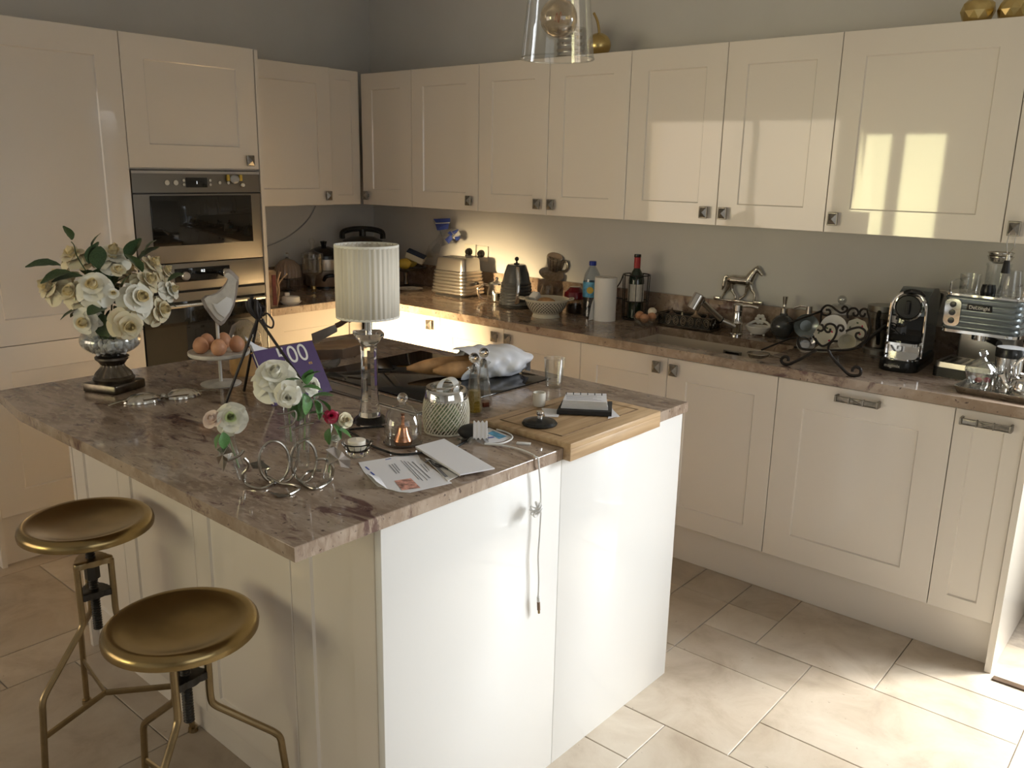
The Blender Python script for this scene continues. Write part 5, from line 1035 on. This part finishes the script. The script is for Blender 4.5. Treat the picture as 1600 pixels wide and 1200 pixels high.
qd(-.003, 0).o('cover', 'purple', t); qd(-.013, -.003, .003).o('pages', 'paper', t); qd(-.016, -.013).o('back_cover', 'purple', t); B().box(0, bh-.002, -.0165, bw, bh+.001, -.012).o('page_edge', 'orange_edge', t)
text('lettering', '500', bh*.46, 'lettering', t, (bw*.58, bh*.80, .0004), (0, 0, 0)); text('lettering', 'es', bh*.10, 'orange_edge', t, (bw*.82, bh*.60, .0004), (0, 0, 0))
for k in range(4):
    B().grid(lambda u, v, k=k: (.004+.05*u*(1-k*.12), bh-.004+(.028+.012*k)*v*(1-u*.8), -.004-.0025*k-.003*k*v), 6, 5).o('fanned_page', 'paper', t)
# ---- crystal table lamp
p = AB(579, 668, .048, IW); t = thing('table_lamp', 'table lamp with crystal column and gathered off-white drum shade', 'lamp', p, face(p)+R(8)); z1, z2, z3, z4, z5 = [ZAT(580, y_, p)-IW for y_ in (650, 540, 519, 493, 383)]; mp = MPP(p); rs_ = 47*mp
def sq(prof, nm, m, bev=.35): loft([(a, a, z) for a, z in prof], .012, 3).o(nm, m, t, smooth=25)
B().lathe([(0, 0), (.046, 0), (.048, .004), (.044, .012), (.034, .020), (0, .020)], 12).o('foot', 'crystal', t, smooth=20)
B().lathe([(0, .0202), (.030, .0202), (.027, .04), (.0225, .08), (.0215, z2-.02), (.023, z2), (.020, z2+.002), (0, z2+.002)], 12).o('column', 'crystal', t, smooth=20)
sq([(.019, z2+.0025), (.026, z2+.012), (.036, z3-.010), (.038, z3-.006), (.038, z3)], 'capital', 'crystal'); B().cyl(0, 0, z3, z4+.02, .0105, 20).o('neck', 'chrome', t)
B().cyl(0, 0, z4+.02, z4+.09, .014, 16).o('lamp_holder', 'white', t)
ns = 120
sh = B().grid(lambda u, v: ((rs_+.0009*math.cos(38*2*PI*u))*math.cos(2*PI*u), (rs_+.0009*math.cos(38*2*PI*u))*math.sin(2*PI*u), z4-.002+(z5-z4+.002)*v), 228, 3, True).o('shade', 'shade_fabric', t); solid(sh, .0016)
for z_ in (z4-.001, z5-.001): B().lathe([(rs_+.0012, z_-.003), (rs_+.0018, z_), (rs_+.0012, z_+.003), (rs_-.001, z_+.003), (rs_-.001, z_-.003), (rs_+.0012, z_-.003)], 80).o('trim_band', 'shade_band', t)
for k in range(3): a = k*2.09; B().tube([(.010*math.cos(a), .010*math.sin(a), z4+.03), (rs_*.99*math.cos(a), rs_*.99*math.sin(a), z4+.002)], .0015, 5).o('spider_arm', 'white', t)
cd_ = [A(603, 666, IW+.004), A(575, 668, IW+.004), A(545, 672, IW+.004), A(557, 680, IW+.004), A(577, 694, IW+.004), A(597, 703, IW+.004), A(622, 710, IW+.0052), A(655, 708, IW+.0052), A(690, 703, IW+.004), A(712, 698, IW+.0035), A(732, 687, IW+.0035), A(739, 681, IW+.006)]
tag(B().tube(smooth_curve(cd_, 6), .003, 7).o('lamp_cord', 'black'), 'black electric cord looping across the granite from the crystal lamp', 'cord')
tag(B().at(Matrix.Translation(A(541, 652, IW+.010))).sph((0, 0, 0), .017, 14, sx=1.2, sy=.8, sz=.6).o('cloth_scrap', 'navy_cloth'), 'small dark navy cloth bundle beside the lamp foot', 'cloth')
# ---- chopping board with cleaver, garlic dish
c = AB(532, 562, .09, IW); t = thing('chopping_board', 'thick dark wooden chopping board with clipped corners under a cleaver', 'board', c, face(c)+R(6)); mp = MPP(c); zb = .038
pts = [UVP(*crop(a, b_, 460, 460, 7.27), c) for a, b_ in ((200, 640), (430, 640), (665, 520))]
B().prism([(-.095, -.075), (.0, -.085), (.03, -.06), (.10, .02), (.095, .06), (.06, .085), (.0, .085), (-.06, .06), (-.10, .0)], 0, zb-.002, .002).o('board', 'dark_wood', t); B().prism([(-.094, -.074), (.0, -.084), (.0295, -.059), (.0985, .02), (.0935, .059), (.0595, .0835), (.0, .0835), (-.0595, .059), (-.0985, .0)], zb-.0025, zb, .001).o('cutting_face', 'wood', t)
q = c+Vector((0, 0, zb+.001)); t = thing('cleaver', 'broad steel cleaver with brown wooden handle upright on the chopping board', 'knife', q, face(c))
bl = [UVP(*crop(a, b_, 460, 460, 7.27), q) for a, b_ in ((190, 430), (480, 315), (487, 405), (215, 552))]; zmin = min(v for _, v in bl); bl = [(u, v-zmin) for u, v in bl]
B().at(M).prism(bl, -.0015, .0015).o('blade', 'silver', t)
hl_ = [UVP(*crop(a, b_, 460, 460, 7.27), q) for a, b_ in ((470, 340), (520, 318), (580, 280), (625, 262), (645, 290))]; B().tube(smooth_curve([(u, 0, v-zmin) for u, v in hl_], 5), .0135, 10, flat=.7).o('handle', 'dark_wood', t)
for a, b_ in ((495, 330), (560, 293)): u, v = UVP(*crop(a, b_, 460, 460, 7.27), q); B().at(Matrix.Translation((u, -.010, v-zmin)) @ M).cyl(0, 0, -.002, .002, .0035, 10).o('rivet', 'silver', t)
q = AB(520, 584, .022, IW)+Vector((0, 0, .0075)); tag(B().at(Matrix.Rotation(R(-18), 4, 'Y')).lathe([(0, .002), (.015, 0), (.030, .012), (.036, .028), (.034, .028), (.028, .014), (.014, .003), (0, .004)], 32, (0, 0, .006)).o('shell_bowl', 'plastic_film', None, q), 'small tilted frosted glass bowl between book and hob', 'bowl')
# ---- glass cloche with copper bell
p = AB(630, 702, .048, IW); r = 29*MPP(p); zk, zd = ZAT(632, 616, p)-IW, ZAT(632, 632, p)-IW; t = thing('glass_cloche', 'small glass cloche with ball knob covering a copper bell', 'cloche', p)
B().lathe([(0, .001), (r*1.02, .001), (r*1.06, .005), (r*1.02, .008), (0, .008)], 44).o('plate', 'smoke_glass', t); B().lathe([(r*.96, .009), (r, .03), (r*.99, zd*.55), (r*.86, zd*.80), (r*.5, zd*.96), (.010, zd), (0, zd)], 44).o('dome', 'glass', t); B().lathe([(.010, zd), (.006, zd+.006)], 14).sph((0, 0, (zk+zd)/2+.004), (zk-zd)/2, 18).o('knob', 'crystal', t)
q = p+Vector((0, 0, .0085)); t = thing('hand_bell', 'copper hand bell with turned handle inside the cloche', 'bell', q); B().lathe([(.024, 0), (.023, .004), (.016, .018), (.012, .034), (.004, .040), (.0, .040)], 28).o('bell', 'copper', t); hh_ = zd*.70; B().lathe([(.0045, .040), (.0035, hh_*.7), (.005, hh_*.85), (.003, hh_*.9), (.006, hh_*.97), (0, hh_)], 14).o('handle', 'copper', t)
# ---- lattice jar
p = AB(697, 684, .058, IW); r = 34*MPP(p); zt = ZAT(697, 606, p)-IW; t = thing('lattice_jar', 'glass jar in a cream wire lattice sleeve with wide chrome collar', 'jar', p); zl = zt-.028
def rj(z): f = z/zl; return r*(.90+.16*math.sin(PI*(.08+.84*f))**.6) if 0 <= f <= 1 else r*.95
B().lathe([(0, .004)]+[(rj(zl*k/8)*.93, zl*k/8+.004) for k in range(9)], 36).o('jar', 'glass', t)
for sgn, nm in ((1, 'lattice'), (-1, 'lattice')):
    bb = B()
    for k in range(40 if sgn > 0 else 20):
        a0 = 2*PI*k/(40 if sgn > 0 else 20); bb.tube([(rj(zl*j/9)*math.cos(a0+sgn*1.15*j/9), rj(zl*j/9)*math.sin(a0+sgn*1.15*j/9), .003+zl*j/9) for j in range(10)], .0017 if sgn > 0 else .0009, 5)
    o = bb.o(nm, 'cream_enamel', t); o['kind'] = 'stuff'
B().tube([(rj(0)*math.cos(2*PI*k/48), rj(0)*math.sin(2*PI*k/48), .003) for k in range(48)], .003, 6, True).o('base_ring', 'cream_enamel', t); B().lathe([(r*.99, zl), (r*.99, zl+.004), (r*.95, zt-.004), (r*.90, zt), (r*.78, zt), (r*.80, zl+.002)], 48).o('collar', 'chrome', t)
B().at(Matrix.Rotation(face(p), 4, 'Z') @ Matrix.Translation((-.006, 0, zt+.006)) @ Matrix.Rotation(R(-6), 4, 'Y')).lathe([(r*.62, 0), (r*.80, 0), (r*.80, .003), (r*.62, .003), (r*.62, 0)], 40).o('lid_ring', 'silver', t)
for k in range(5): tag(B().at(Matrix.Translation(p+Vector((0, 0, zt-.004))) @ Matrix.Rotation(face(p)+R(-34), 4, 'Z') @ Matrix.Translation((.004, -.010+k*.0052, 0)) @ Matrix.Rotation(R(68), 4, 'X')).tube([(.026*math.cos(2*PI*j/28), .026*math.sin(2*PI*j/28)+.004, 0) for j in range(28)], .0017, 6, True).o('wire_hoop', 'white'), 'thin white wire hoop poking out of the lattice jar', 'hoop', 'white hoops in the lattice jar')
B().lathe([(0, .008), (r*.6, .008), (r*.66, zl*.5), (r*.4, zl*.8), (0, zl*.82)], 20, flute=.12, nf=5).o('contents', 'stem', t)
# ---- oil and vinegar bottles
for (bx, by, tx, ty, bm_, lb, hl2) in ((740, 652, 727, 551, 'oil', 'slender faceted glass bottle of golden oil with ball stopper', .62), (755, 643, 742, 543, 'vinegar', 'slender faceted glass bottle with little dark vinegar and ball stopper', .12)):
    p = AB(bx, by, .026, IW); p = Vector((p.x, p.y, IW)); zt = ZAT(tx, ty, p)-IW; t = thing('oil_bottle', lb, 'bottle', p); rb_ = 15*MPP(p); zn = zt-.052
    B().lathe([(0, 0), (rb_, 0), (rb_*1.02, .006), (rb_*.9, .03), (rb_*.46, zn-.012), (rb_*.42, zn), (rb_*.75, zn+.008), (rb_*.75, zn+.011), (rb_*.36, zn+.004), (rb_*.40, zn-.012), (rb_*.82, .032), (rb_*.86, .010), (0, .008)], 8).o('bottle', 'glass', t, smooth=20)
    B().lathe([(0, .010), (rb_*.82, .011), (rb_*(.80-.36*hl2), .012+(zn-.03)*hl2), (0, .012+(zn-.03)*hl2)], 8).o('liquid', bm_, t, smooth=20); B().lathe([(rb_*.34, zn-.006), (rb_*.34, zn+.012), (.006, zn+.02)], 12).sph((0, 0, zt-.0145), .0145, 18).o('stopper', 'crystal', t)
# ---- baguettes and paper bag on the hob
z = IW+.006; s0, s1 = A(652, 602, z), A(828, 586, z); ax = (s1-s0); ax.z = 0; L = ax.length; t = thing('bread_bag', 'crumpled white paper bread bag lying on the hob with baguettes inside', 'bag', s0, math.atan2(ax.y, ax.x)); br = random.Random(9)
def bagf(u, v):
    a = 2*PI*u; f = v; R0 = .060*(1-.5*max(0, f-.76)/.24)*(1.06+.06*math.sin(4*a+9*f)+.05*math.sin(7*a-21*f)+.03*math.sin(13*f*3)); x = L*(.43+.59*f)+.012*math.sin(3*a)*(1 if f > .1 else 2)
    return (x, .066+R0*1.22*math.cos(a)-.014*f, max(.0008, .040+R0*.84*math.sin(a)+.006*f))
B().grid(bagf, 40, 22, True).o('bag_paper', 'bag_white', t, smooth=50); B().grid(lambda u, v: (L*(1.02)+.004*math.sin(u*9), .042+(u-.5)*.055, .03+(v-.5)*.045), 6, 4).o('bag_end', 'bag_white', t)
for (y_, x0_, lb, sl) in ((.104, .0, 'longer brown baguette sticking out of the white bag', .016), (.042, .17, 'shorter golden baguette in front, sticking out of the white bag', .0)):
    M2 = Matrix.Translation(s0) @ Matrix.Rotation(math.atan2(ax.y, ax.x), 4, 'Z'); n = 14; P = [M2 @ Vector((L*(x0_+(.74-x0_)*k/(n-1)), y_-.02*k/(n-1), .0315+sl*k/(n-1)*.3)) for k in range(n)]
    rs2 = [.0285*math.sin(PI*min(.5, .07+.43*min(1, k/5)))*(1 if k < 11 else (1-.5*(k-10)/4)) for k in range(n)]; o = tag(B().tube(P, .03, 16, rs=rs2).o('baguette', 'crust'), lb, 'bread')
# ---- bamboo board
z = IW+.0005; TB = .016; x1 = 2.9854+.024; f0 = A(882, 690, z+TB); f1 = A(1030, 650, z+TB); x0 = A(757, 655, z+TB).x; y0_, y1_ = AX(892, 689, x1).y, AX(1030, 651, x1).y; x1 = 2.9854+.0235+(y0_+2.0)*.0105; pv = Vector((x1, y0_, 0)); x0 -= x1; bl_ = y1_-y0_
t = thing('bamboo_board', 'bamboo worktop board with front lip hooked over the island edge', 'board', pv, IA); B().box(x0, 0, z, 0, bl_, z+TB, .002).o('board', 'bamboo', t); B().box(-.0232, 0, IW-.030, .0005, bl_, z+.001, .002).o('lip', 'bamboo', t)
gi = .035; rc = [(x0+gi, gi), (-gi-.02, gi), (-gi-.02, bl_-gi), (x0+gi, bl_-gi)]
B().tube([(a, b_, z+TB+.0002) for a, b_ in rc], .0035, 6, True, flat=.35).o('juice_groove', 'wood', t); ZB = z+TB+.0005
p = AB(842, 637, .02, ZB); r = 10*MPP(p); h = ZAT(842, 613, p)-ZB; tag(B().lathe([(0, 0), (r*.85, 0), (r, .006), (r, h), (r*.86, h), (r*.84, .008), (0, .008)], 32).o('votive_cup', 'ivory', None, p), 'small cream votive cup on the bamboo board', 'cup')
p = A(843, 663, ZB); r = 28*MPP(p); t = thing('pot_lid', 'round black pan lid with chrome knob lying on the bamboo board', 'lid', p); B().lathe([(0, .001), (r*.97, .001), (r, .004), (r*.9, .010), (r*.4, .017), (0, .018)], 48).o('lid', 'black', t); B().lathe([(.007, .017), (.007, .026), (.010, .030), (.010, .036), (0, .037)], 20).o('knob', 'chrome', t)
p = AB(865, 608, .026, IW); r = 16.5*MPP(p); h = ZAT(865, 559, p)-IW; tag(B().lathe([(0, 0), (r*.74, 0), (r*.78, .004), (r, h), (r*.96, h), (r*.74, .014), (0, .012)], 40, flute=.012, nf=12).o('tumbler', 'glass', None, p), 'patterned clear glass tumbler standing on the granite beside the bamboo board', 'glass')
# personal organiser and loose papers
c = A(912, 640, ZB); wv = Vector((CR.x, CR.y, 0)).normalized(); t = thing('organiser', 'open black ring-bound organiser with a thick block of white pages', 'notebook', (c.x, c.y, ZB+.002), math.atan2(wv.y, wv.x)-R(4))
B().prism([(-.075, -.062), (.075, -.066), (.082, .050), (-.060, .052)], 0, .012, .002).o('cover', 'black_matt', t)
for k in range(7): B().prism([(-.064+.001*k, -.046+.0015*k), (.066-.0006*k, -.050), (.064, .044), (-.056+.001*k, .046)], .0125+k*.0032, .0152+k*.0032).o('page_block', 'paper', t, (0, 0, 0), (0, R(-.6*k*.3), R(.5*(k % 3-1))))
for k in range(6): B().tube(smooth_curve([(-.050+k*.020, .018, .036), (-.050+k*.020, .022, .041), (-.050+k*.020, .027, .036)]), .0014, 5).o('ring', 'iron', t)
for k in range(5): B().box(-.050, -.034+k*.010, .0352, .048-.012*(k % 3), -.0332+k*.010, .0356).o('handwriting', 'print_grey', t)
for (pts, lb) in (([(846, 638), (876, 640), (872, 652), (852, 651)], 'small white card sticking out from the organiser towards the pan lid'), ([(955, 636), (958, 641), (968, 651), (950, 654)], 'pale slip of paper under the organiser, towards the island corner')):
    P = [A(a, b_, ZB) for a, b_ in pts]; o = tag(B().prism([(q.x, q.y) for q in P], ZB, ZB+.0012).o('paper_slip', 'paper'), lb, 'paper')
# ---- letters and envelope near the edge
def sheet(name, label, pts, z, m, th=.0009, bend=None):
    P = [A(a, b_, z) for a, b_ in pts]; c = sum(P, Vector())/len(P); t = thing(name, label, 'paper', (c.x, c.y, z)); 
    B().prism([(q.x-c.x, q.y-c.y) for q in P], 0, th).o('sheet', m, t); return t, [q-c for q in P]
t, P = sheet('letter', 'printed white letter with a small photo at its corner, torn on one edge', [(560, 723), (604, 716), (650, 706), (657, 718), (706, 755), (640, 770), (624, 769), (590, 760), (574, 744), (568, 737)], IW+.0006, 'paper')
def onp(a, b_, tt, z): return A(a, b_, tt.location.z)-tt.location+Vector((0, 0, z))
def strip(tt, a, b_, w, m, z=.0012, nm='print_line'):
    p0, p1 = onp(*a, tt, z), onp(*b_, tt, z); d = (p1-p0).normalized(); n = Vector((-d.y, d.x, 0))*w; B().poly([p0-n, p1-n, p1+n, p0+n]).o(nm, m, tt, smooth=0)
for (a, b_, w) in (((644, 722), (672, 748), .0016), ((637, 722), (668, 751), .0011), ((631, 721), (661, 752), .0011), ((608, 727), (620, 741), .0012), ((612, 726), (624, 740), .0012), ((616, 725), (625, 736), .0012), ((657, 726), (668, 738), .0011), ((662, 726), (671, 736), .0011), ((626, 720), (655, 750), .0009)): strip(t, a, b_, w, 'print_grey')
for (a, b_) in (((602, 719), (611, 717)), ((571, 730), (577, 735)), ((579, 738), (585, 743))): strip(t, a, b_, .002, 'print_blue')
B().poly([onp(a, b_, t, .0013) for a, b_ in ((616, 752), (642, 748), (657, 763), (628, 767))]).o('photo_print', 'print_photo', t, smooth=0)
B().grid(lambda u, v: tuple(onp(574+u*14+v*18, 741+u*20+v*4, t, .001+.012*math.sin(PI*u*.5)*(1-v))), 6, 5).o('curled_corner', 'paper', t)
t, P = sheet('flyer', 'grey printed flyer lying under the envelope', [(664, 716), (690, 722), (716, 744), (700, 752)], IW+.0020, 'white'); strip(t, (672, 720), (698, 746), .004, 'print_grey')
sp = thing('spectacles', 'thin dark wire spectacles folded beneath the envelope edge', 'glasses', A(672, 724, IW+.004)); B().tube(smooth_curve([A(a, b_, IW+.006)-sp.location for a, b_ in ((664, 722), (672, 719), (676, 726), (690, 730), (680, 724), (700, 733))], 5), .0012, 6).o('frame', 'iron', sp)
t, P = sheet('envelope', 'plain white envelope resting on top of the letter', [(649, 699), (694, 687), (773, 733), (719, 743)], IW+.0085, 'paper', .0028)
B().prism([(P[0].x, P[0].y), (P[3].x, P[3].y), (P[3].x*.97, P[3].y*.97), (P[0].x*.97, P[0].y*.97)], -.0022, 0).o('lower_fold', 'paper', t)
# ---- crystal candle dish
p = AB(559, 720, .036, IW); r = 25*MPP(p); t = thing('candle_dish', 'faceted crystal dish beside the silver flower stand', 'candle holder', p); B().lathe([(0, 0), (r*.5, 0), (r*.7, .010), (r, .034), (r*.93, .036), (r*.6, .016), (0, .014)], 14).o('dish', 'crystal', t, smooth=10)
tag(B().lathe([(0, .0), (.021, 0), (.021, .021), (.018, .022), (0, .020)], 28).tube([(0, 0, .02), (.001, 0, .027)], .0008, 5).o('tealight', 'candle', None, p+Vector((-.002, 0, .0185))), 'cream tealight candle sitting in the crystal dish', 'candle')
# ---- charger pouch, leaflet and the white cable over the edge
q = A(738, 686, IW); t = thing('charger_pouch', 'black charger in clear film with a crinkled white label', 'charger', q, face(q)); B().sph((0, 0, .020), .034, 18, sx=1.1, sy=.7, sz=.6).o('charger', 'black_matt', t)
B().grid(lambda u, v: (.002+.036*u+.006*math.sin(v*12)*0, -.030+.012*v, .010+.042*v+.003*math.sin(u*22)), 20, 5).o('label_sheet', 'paper', t); B().grid(lambda u, v: (-.028+.07*u, -.046+.07*v, .004+.012*math.sin(PI*u)*math.sin(PI*v)+.004*math.sin(u*14+v*9)), 10, 8).o('film', 'plastic_film', t)
t, P = sheet('leaflet', 'blue and white printed leaflet beside the charger', [(748, 677), (764, 669), (802, 684), (786, 690), (760, 693)], IW+.0006, 'paper', .0014); B().poly([onp(a, b_, t, .0019) for a, b_ in ((762, 678), (770, 674), (792, 683), (780, 687))]).o('photo_print', 'label_blue', t, smooth=0); strip(t, (757, 686), (772, 684), .004, 'print_blue', .002)
q = A(818, 694, IW); tag(B().box(-.018, -.007, 0, .018, .007, .004, .001).o('eraser_strip', 'white', None, q, (0, 0, R(30))), 'tiny pale strip of card on the granite next to the bamboo board', 'card')
t = thing('usb_cable', 'white cable hanging over the island edge, knotted halfway, with a brass plug', 'cable', A(800, 692, IW)); o_ = Vector(t.location); XE2 = 2.9854+.006
c_ = [A(757, 690, IW+.004), A(764, 683, IW+.005), A(790, 680, IW+.005), A(802, 672, IW+.006), A(792, 662, IW+.012)]
B().tube(smooth_curve([q-o_ for q in (A(776, 671, IW+.005), A(790, 675, IW+.005), A(800, 681, IW+.005), A(798, 687, IW+.005), A(782, 693, IW+.004), A(757, 693, IW+.004))]), .0022, 6).o('cord_loop', 'white', t)
ed = [A(757, 694, IW+.004), A(785, 696, IW+.004), A(812, 702, IW+.004), A(832, 710, IW+.004)]; yq = AX(841, 722, XE2).y; e2 = [Vector((2.9830, yq-.003, IW+.0045)), Vector((XE2-.001, yq, IW+.0015)), Vector((XE2+.0005, yq, IW-.008)), AX(843, 740, XE2), AX(845, 770, XE2), AX(845, 790, XE2), AX(845, 805, XE2), AX(843, 840, XE2), AX(841, 870, XE2), AX(842, 905, XE2), AX(841, 932, XE2)]
B().tube(smooth_curve([q-o_ for q in ed+e2], 6), .0023, 7).o('cord', 'white', t)
kc = AX(838, 796, XE2+.012)-o_
for k in range(4): B().at(Matrix.Translation(kc) @ Matrix.Rotation(R(90), 4, 'Y') @ Matrix.Rotation(R(-25+k*16), 4, 'X') @ Matrix.Rotation(R(k*30), 4, 'Y')).tube([(.018*math.cos(2*PI*j/24), .012*math.sin(2*PI*j/24), .004*math.sin(4*PI*j/24)) for j in range(24)], .0023, 7, True).o('knot_turn', 'white', t)
b0, b1 = AX(841, 932, XE2)-o_, AX(842, 958, XE2)-o_; B().tube([b0, b0+(b1-b0)*.3], .0042, 10).o('plug_sleeve', 'white', t); B().tube([b0+(b1-b0)*.3, b0+(b1-b0)*.8], .0042, 10).o('plug', 'bark', t); B().tube([b0+(b1-b0)*.8, b1], .003, 8).o('plug_tip', 'brass', t)
# ================================================================== silver flower stand
p = A(458, 752, IW); t = thing('flower_stand', 'curled silver wire flower stand with slim glass vases', 'flower stand', p); 
def FW(a, b_, dz=0): q = PZ(*crop(a, b_, 290, 620, 5.926), p)+hv2*dz; q = q if q.z > IW+.0035 else A(*crop(a, b_, 290, 620, 5.926), IW+.0035); return q-p
hv2 = Vector((p.x-CAM.x, p.y-CAM.y, 0)).normalized()
def wire(pts, r=.0034, closed=False, nm='wire', d0=0, d1=None):
    n = len(pts); B().tube(smooth_curve([FW(a, b_, d0 if d1 is None else d0+(d1-d0)*i/(n-1)) for i, (a, b_) in enumerate(pts)], 8, closed), r, 8, closed).o(nm, 'wire_silver', t)
wire([(820+140*math.cos(2*PI*k/14), 600+190*math.sin(2*PI*k/14)) for k in range(14)], closed=True, nm='ring'); wire([(1095+118*math.cos(2*PI*k/14), 600+190*math.sin(2*PI*k/14)) for k in range(14)], closed=True, nm='ring', d0=.006)
wire([(545, 530), (582, 580), (570, 640), (530, 700), (555, 780), (620, 838), (720, 845), (810, 800)], d0=-.026, d1=0); wire([(840, 780), (940, 780), (1000, 720), (1040, 560), (1052, 440)], d0=.008)
wire([(960, 905), (1020, 875), (1055, 845), (1000, 815), (880, 800), (760, 740)], d0=-.035, d1=0, nm='foot_wire'); wire([(1060, 780), (1130, 830), (1210, 850), (1300, 810), (1345, 740), (1362, 640), (1340, 600)], d0=-.017); wire([(1060, 780), (1120, 735), (1200, 712), (1260, 712)], d0=.02)
wire([(400, 552), (470, 520), (520, 490), (545, 455)], d0=-.028); wire([(1210, 580), (1280, 575), (1330, 600)], d0=0); wire([(850, 140), (940, 132), (1010, 112), (1022, 170), (985, 235), (870, 272)], .0026, d0=-.017, nm='vase_coil'); wire([(985, 270), (1080, 230), (1160, 212), (1180, 212)], .0026, d0=-.030, nm='vase_coil'); wire([(1040, 400), (1090, 365), (1150, 345)], .0026, d0=-.030, nm='vase_coil')
wire([(780, 700), (740, 740), (790, 790), (850, 790)], d0=.03, nm='foot_wire')
def tubevase(a, b_, r0, r1, nm='vase_tube', d=0, flare=1.7):
    A0, A1 = FW(*b_, d), FW(*a, d); ax_ = A1-A0; L_ = ax_.length; prof = [(0, 0), (r0*.9, .001), (r0, .006), (r0*1.02, L_*.55), (r1*.8, L_*.82), (r1*flare*.8, L_*.94), (r1*flare, L_)]
    o = B().lathe(prof, 28, wave=.004, nw=5).o(nm, 'glass', t, A0); o.rotation_mode = 'QUATERNION'; o.rotation_quaternion = ax_.to_track_quat('Z', 'Y'); return o
tubevase((385, 300), (535, 745), .010, .014, flare=1.5, d=-.012); tubevase((935, -130), (990, 590), .012, .019, d=.0, flare=1.55); tubevase((1110, -30), (1090, 640), .012, .017, d=-.012, flare=1.6); tubevase((1420, 190), (1305, 760), .010, .017, d=.0, flare=1.9)
def metal_leaf(pts, d, m):
    P = [FW(a, b_, d) for a, b_ in pts]; c = sum(P, Vector())/len(P)-hv2*.008; bb = B(); V = [bb.bm.verts.new(q+hv2*(.006 if i % 2 else -.004)) for i, q in enumerate(P)]; cc = bb.bm.verts.new(c)
    for k in range(len(V)): bb.bm.faces.new((V[k], V[(k+1) % len(V)], cc))
    o = bb.o('metal_leaf', m, t, smooth=0); solid(o, .0012)
metal_leaf([(320, 360), (355, 410), (400, 430), (440, 500), (410, 555), (385, 590), (355, 665), (310, 610), (292, 530), (320, 500), (292, 465), (330, 440)], -.016, 'silver'); metal_leaf([(1290, 450), (1370, 440), (1440, 470), (1470, 520), (1520, 545), (1512, 635), (1430, 610), (1380, 580), (1310, 590), (1330, 530)], -.024, 'weathered')
metal_leaf([(780, 880), (860, 905), (960, 905), (950, 930), (860, 920)], -.035, 'steel_dark'); metal_leaf([(590, 650), (700, 640), (780, 690), (700, 720), (620, 700)], .03, 'steel_dark')
def fp(px, py, d=0): return PZ(px, py, p)+hv2*d
rtv2 = Vector((hv2.y, -hv2.x, 0)); m_ = MPP(p); toC = -hv2+Vector((0, 0, .45))
rose('large ruffled white peony at the top of the silver flower stand', fp(430, 588), toC+Vector((0, 0, .7)), 29*m_*1.12, 'petal_white', 'petal_white', n=(5, 7, 8), seed=31, name='peony')
rose('drooping white bloom below the large peony', PZ(450, 619, p-hv2*.046), toC*.6-Vector((0, 0, .25)), 19*m_, 'petal_white', 'petal_white', n=(3, 4, 6), seed=32)
rose('small white rose behind green leaves in the silver stand', fp(487, 604, .01), toC+rtv2*.4, 15*m_, 'petal_white', 'petal_white', n=(3, 4, 4), seed=33)
rose('blush pink rosebud in the silver stand, leaning outwards', fp(333, 654, -.01), toC-rtv2*.5+Vector((0, 0, .5)), 17*m_*1.05, 'petal_blush', 'petal_blush', n=(4, 5, 0), openness=.5, seed=34, stem=[Vector((0, 0, -.05))])
rose('pale green and white rose beside the pink rosebud', fp(362, 650, -.016), toC, 20*m_*1.1, 'petal_white', 'petal_green', n=(4, 5, 6), seed=35, openness=.9)
rose('small crimson flower on the silver stand', fp(517, 648, -.012), toC, 10*m_*1.1, 'petal_red', 'petal_red', n=(4, 5, 5), seed=36, name='carnation')
rose('cream rosebud beside the crimson flower', fp(538, 656, -.006), toC+rtv2*.5, 14*m_*1.1, 'petal_cream', 'petal_cream', n=(4, 5, 0), openness=.6, seed=37); rose('white bud low in the glass vase under the crimson flower', fp(524, 686, -.002), toC*.4+Vector((0, 0, 1)), 11*m_, 'petal_white', 'petal_white', n=(3, 4, 0), openness=.5, seed=38)
g = thing('stand_foliage', 'fresh green leaves around the blooms of the silver flower stand', 'foliage', p+Vector((0, 0, .10)))
for (px, py, ax_, az, sz, d_) in ((470, 592, -.6, .2, .035, -.01), (478, 590, .5, .5, .035, -.01), (474, 612, .1, -1, .05, -.014), (486, 618, .8, .3, .045, -.016), (480, 600, .1, 1, .04, -.005), (466, 622, .0, -1, .05, 0), (490, 622, .4, -.8, .045, -.01), (514, 640, -.4, 1, .04, -.012), (508, 646, -1, .5, .035, -.012), (520, 660, .5, -.6, .035, -.016), (526, 668, .9, -.3, .035, -.01), (515, 668, -.3, -1, .035, -.008), (475, 612, .2, -.9, .04, -.034), (472, 600, .9, .1, .04, -.03), (350, 668, .1, -1, .035, -.034), (345, 672, -.5, -.8, .03, -.030)):
    leaf(g, fp(px, py, d_)-g.location, rtv2*ax_+Vector((0, 0, az))-hv2*.2, sz, 0, 'leaf_fresh')
for (a, b_) in (((357, 678, -.012), (374, 728, -.012)), ((450, 630, 0), (455, 690, 0)), ((477, 622, -.012), (475, 700, -.012)), ((520, 700, 0), (513, 738, 0))): B().tube([fp(*a)-g.location, fp(*b_)-g.location], .002, 5).o('stem', 'stem', g)
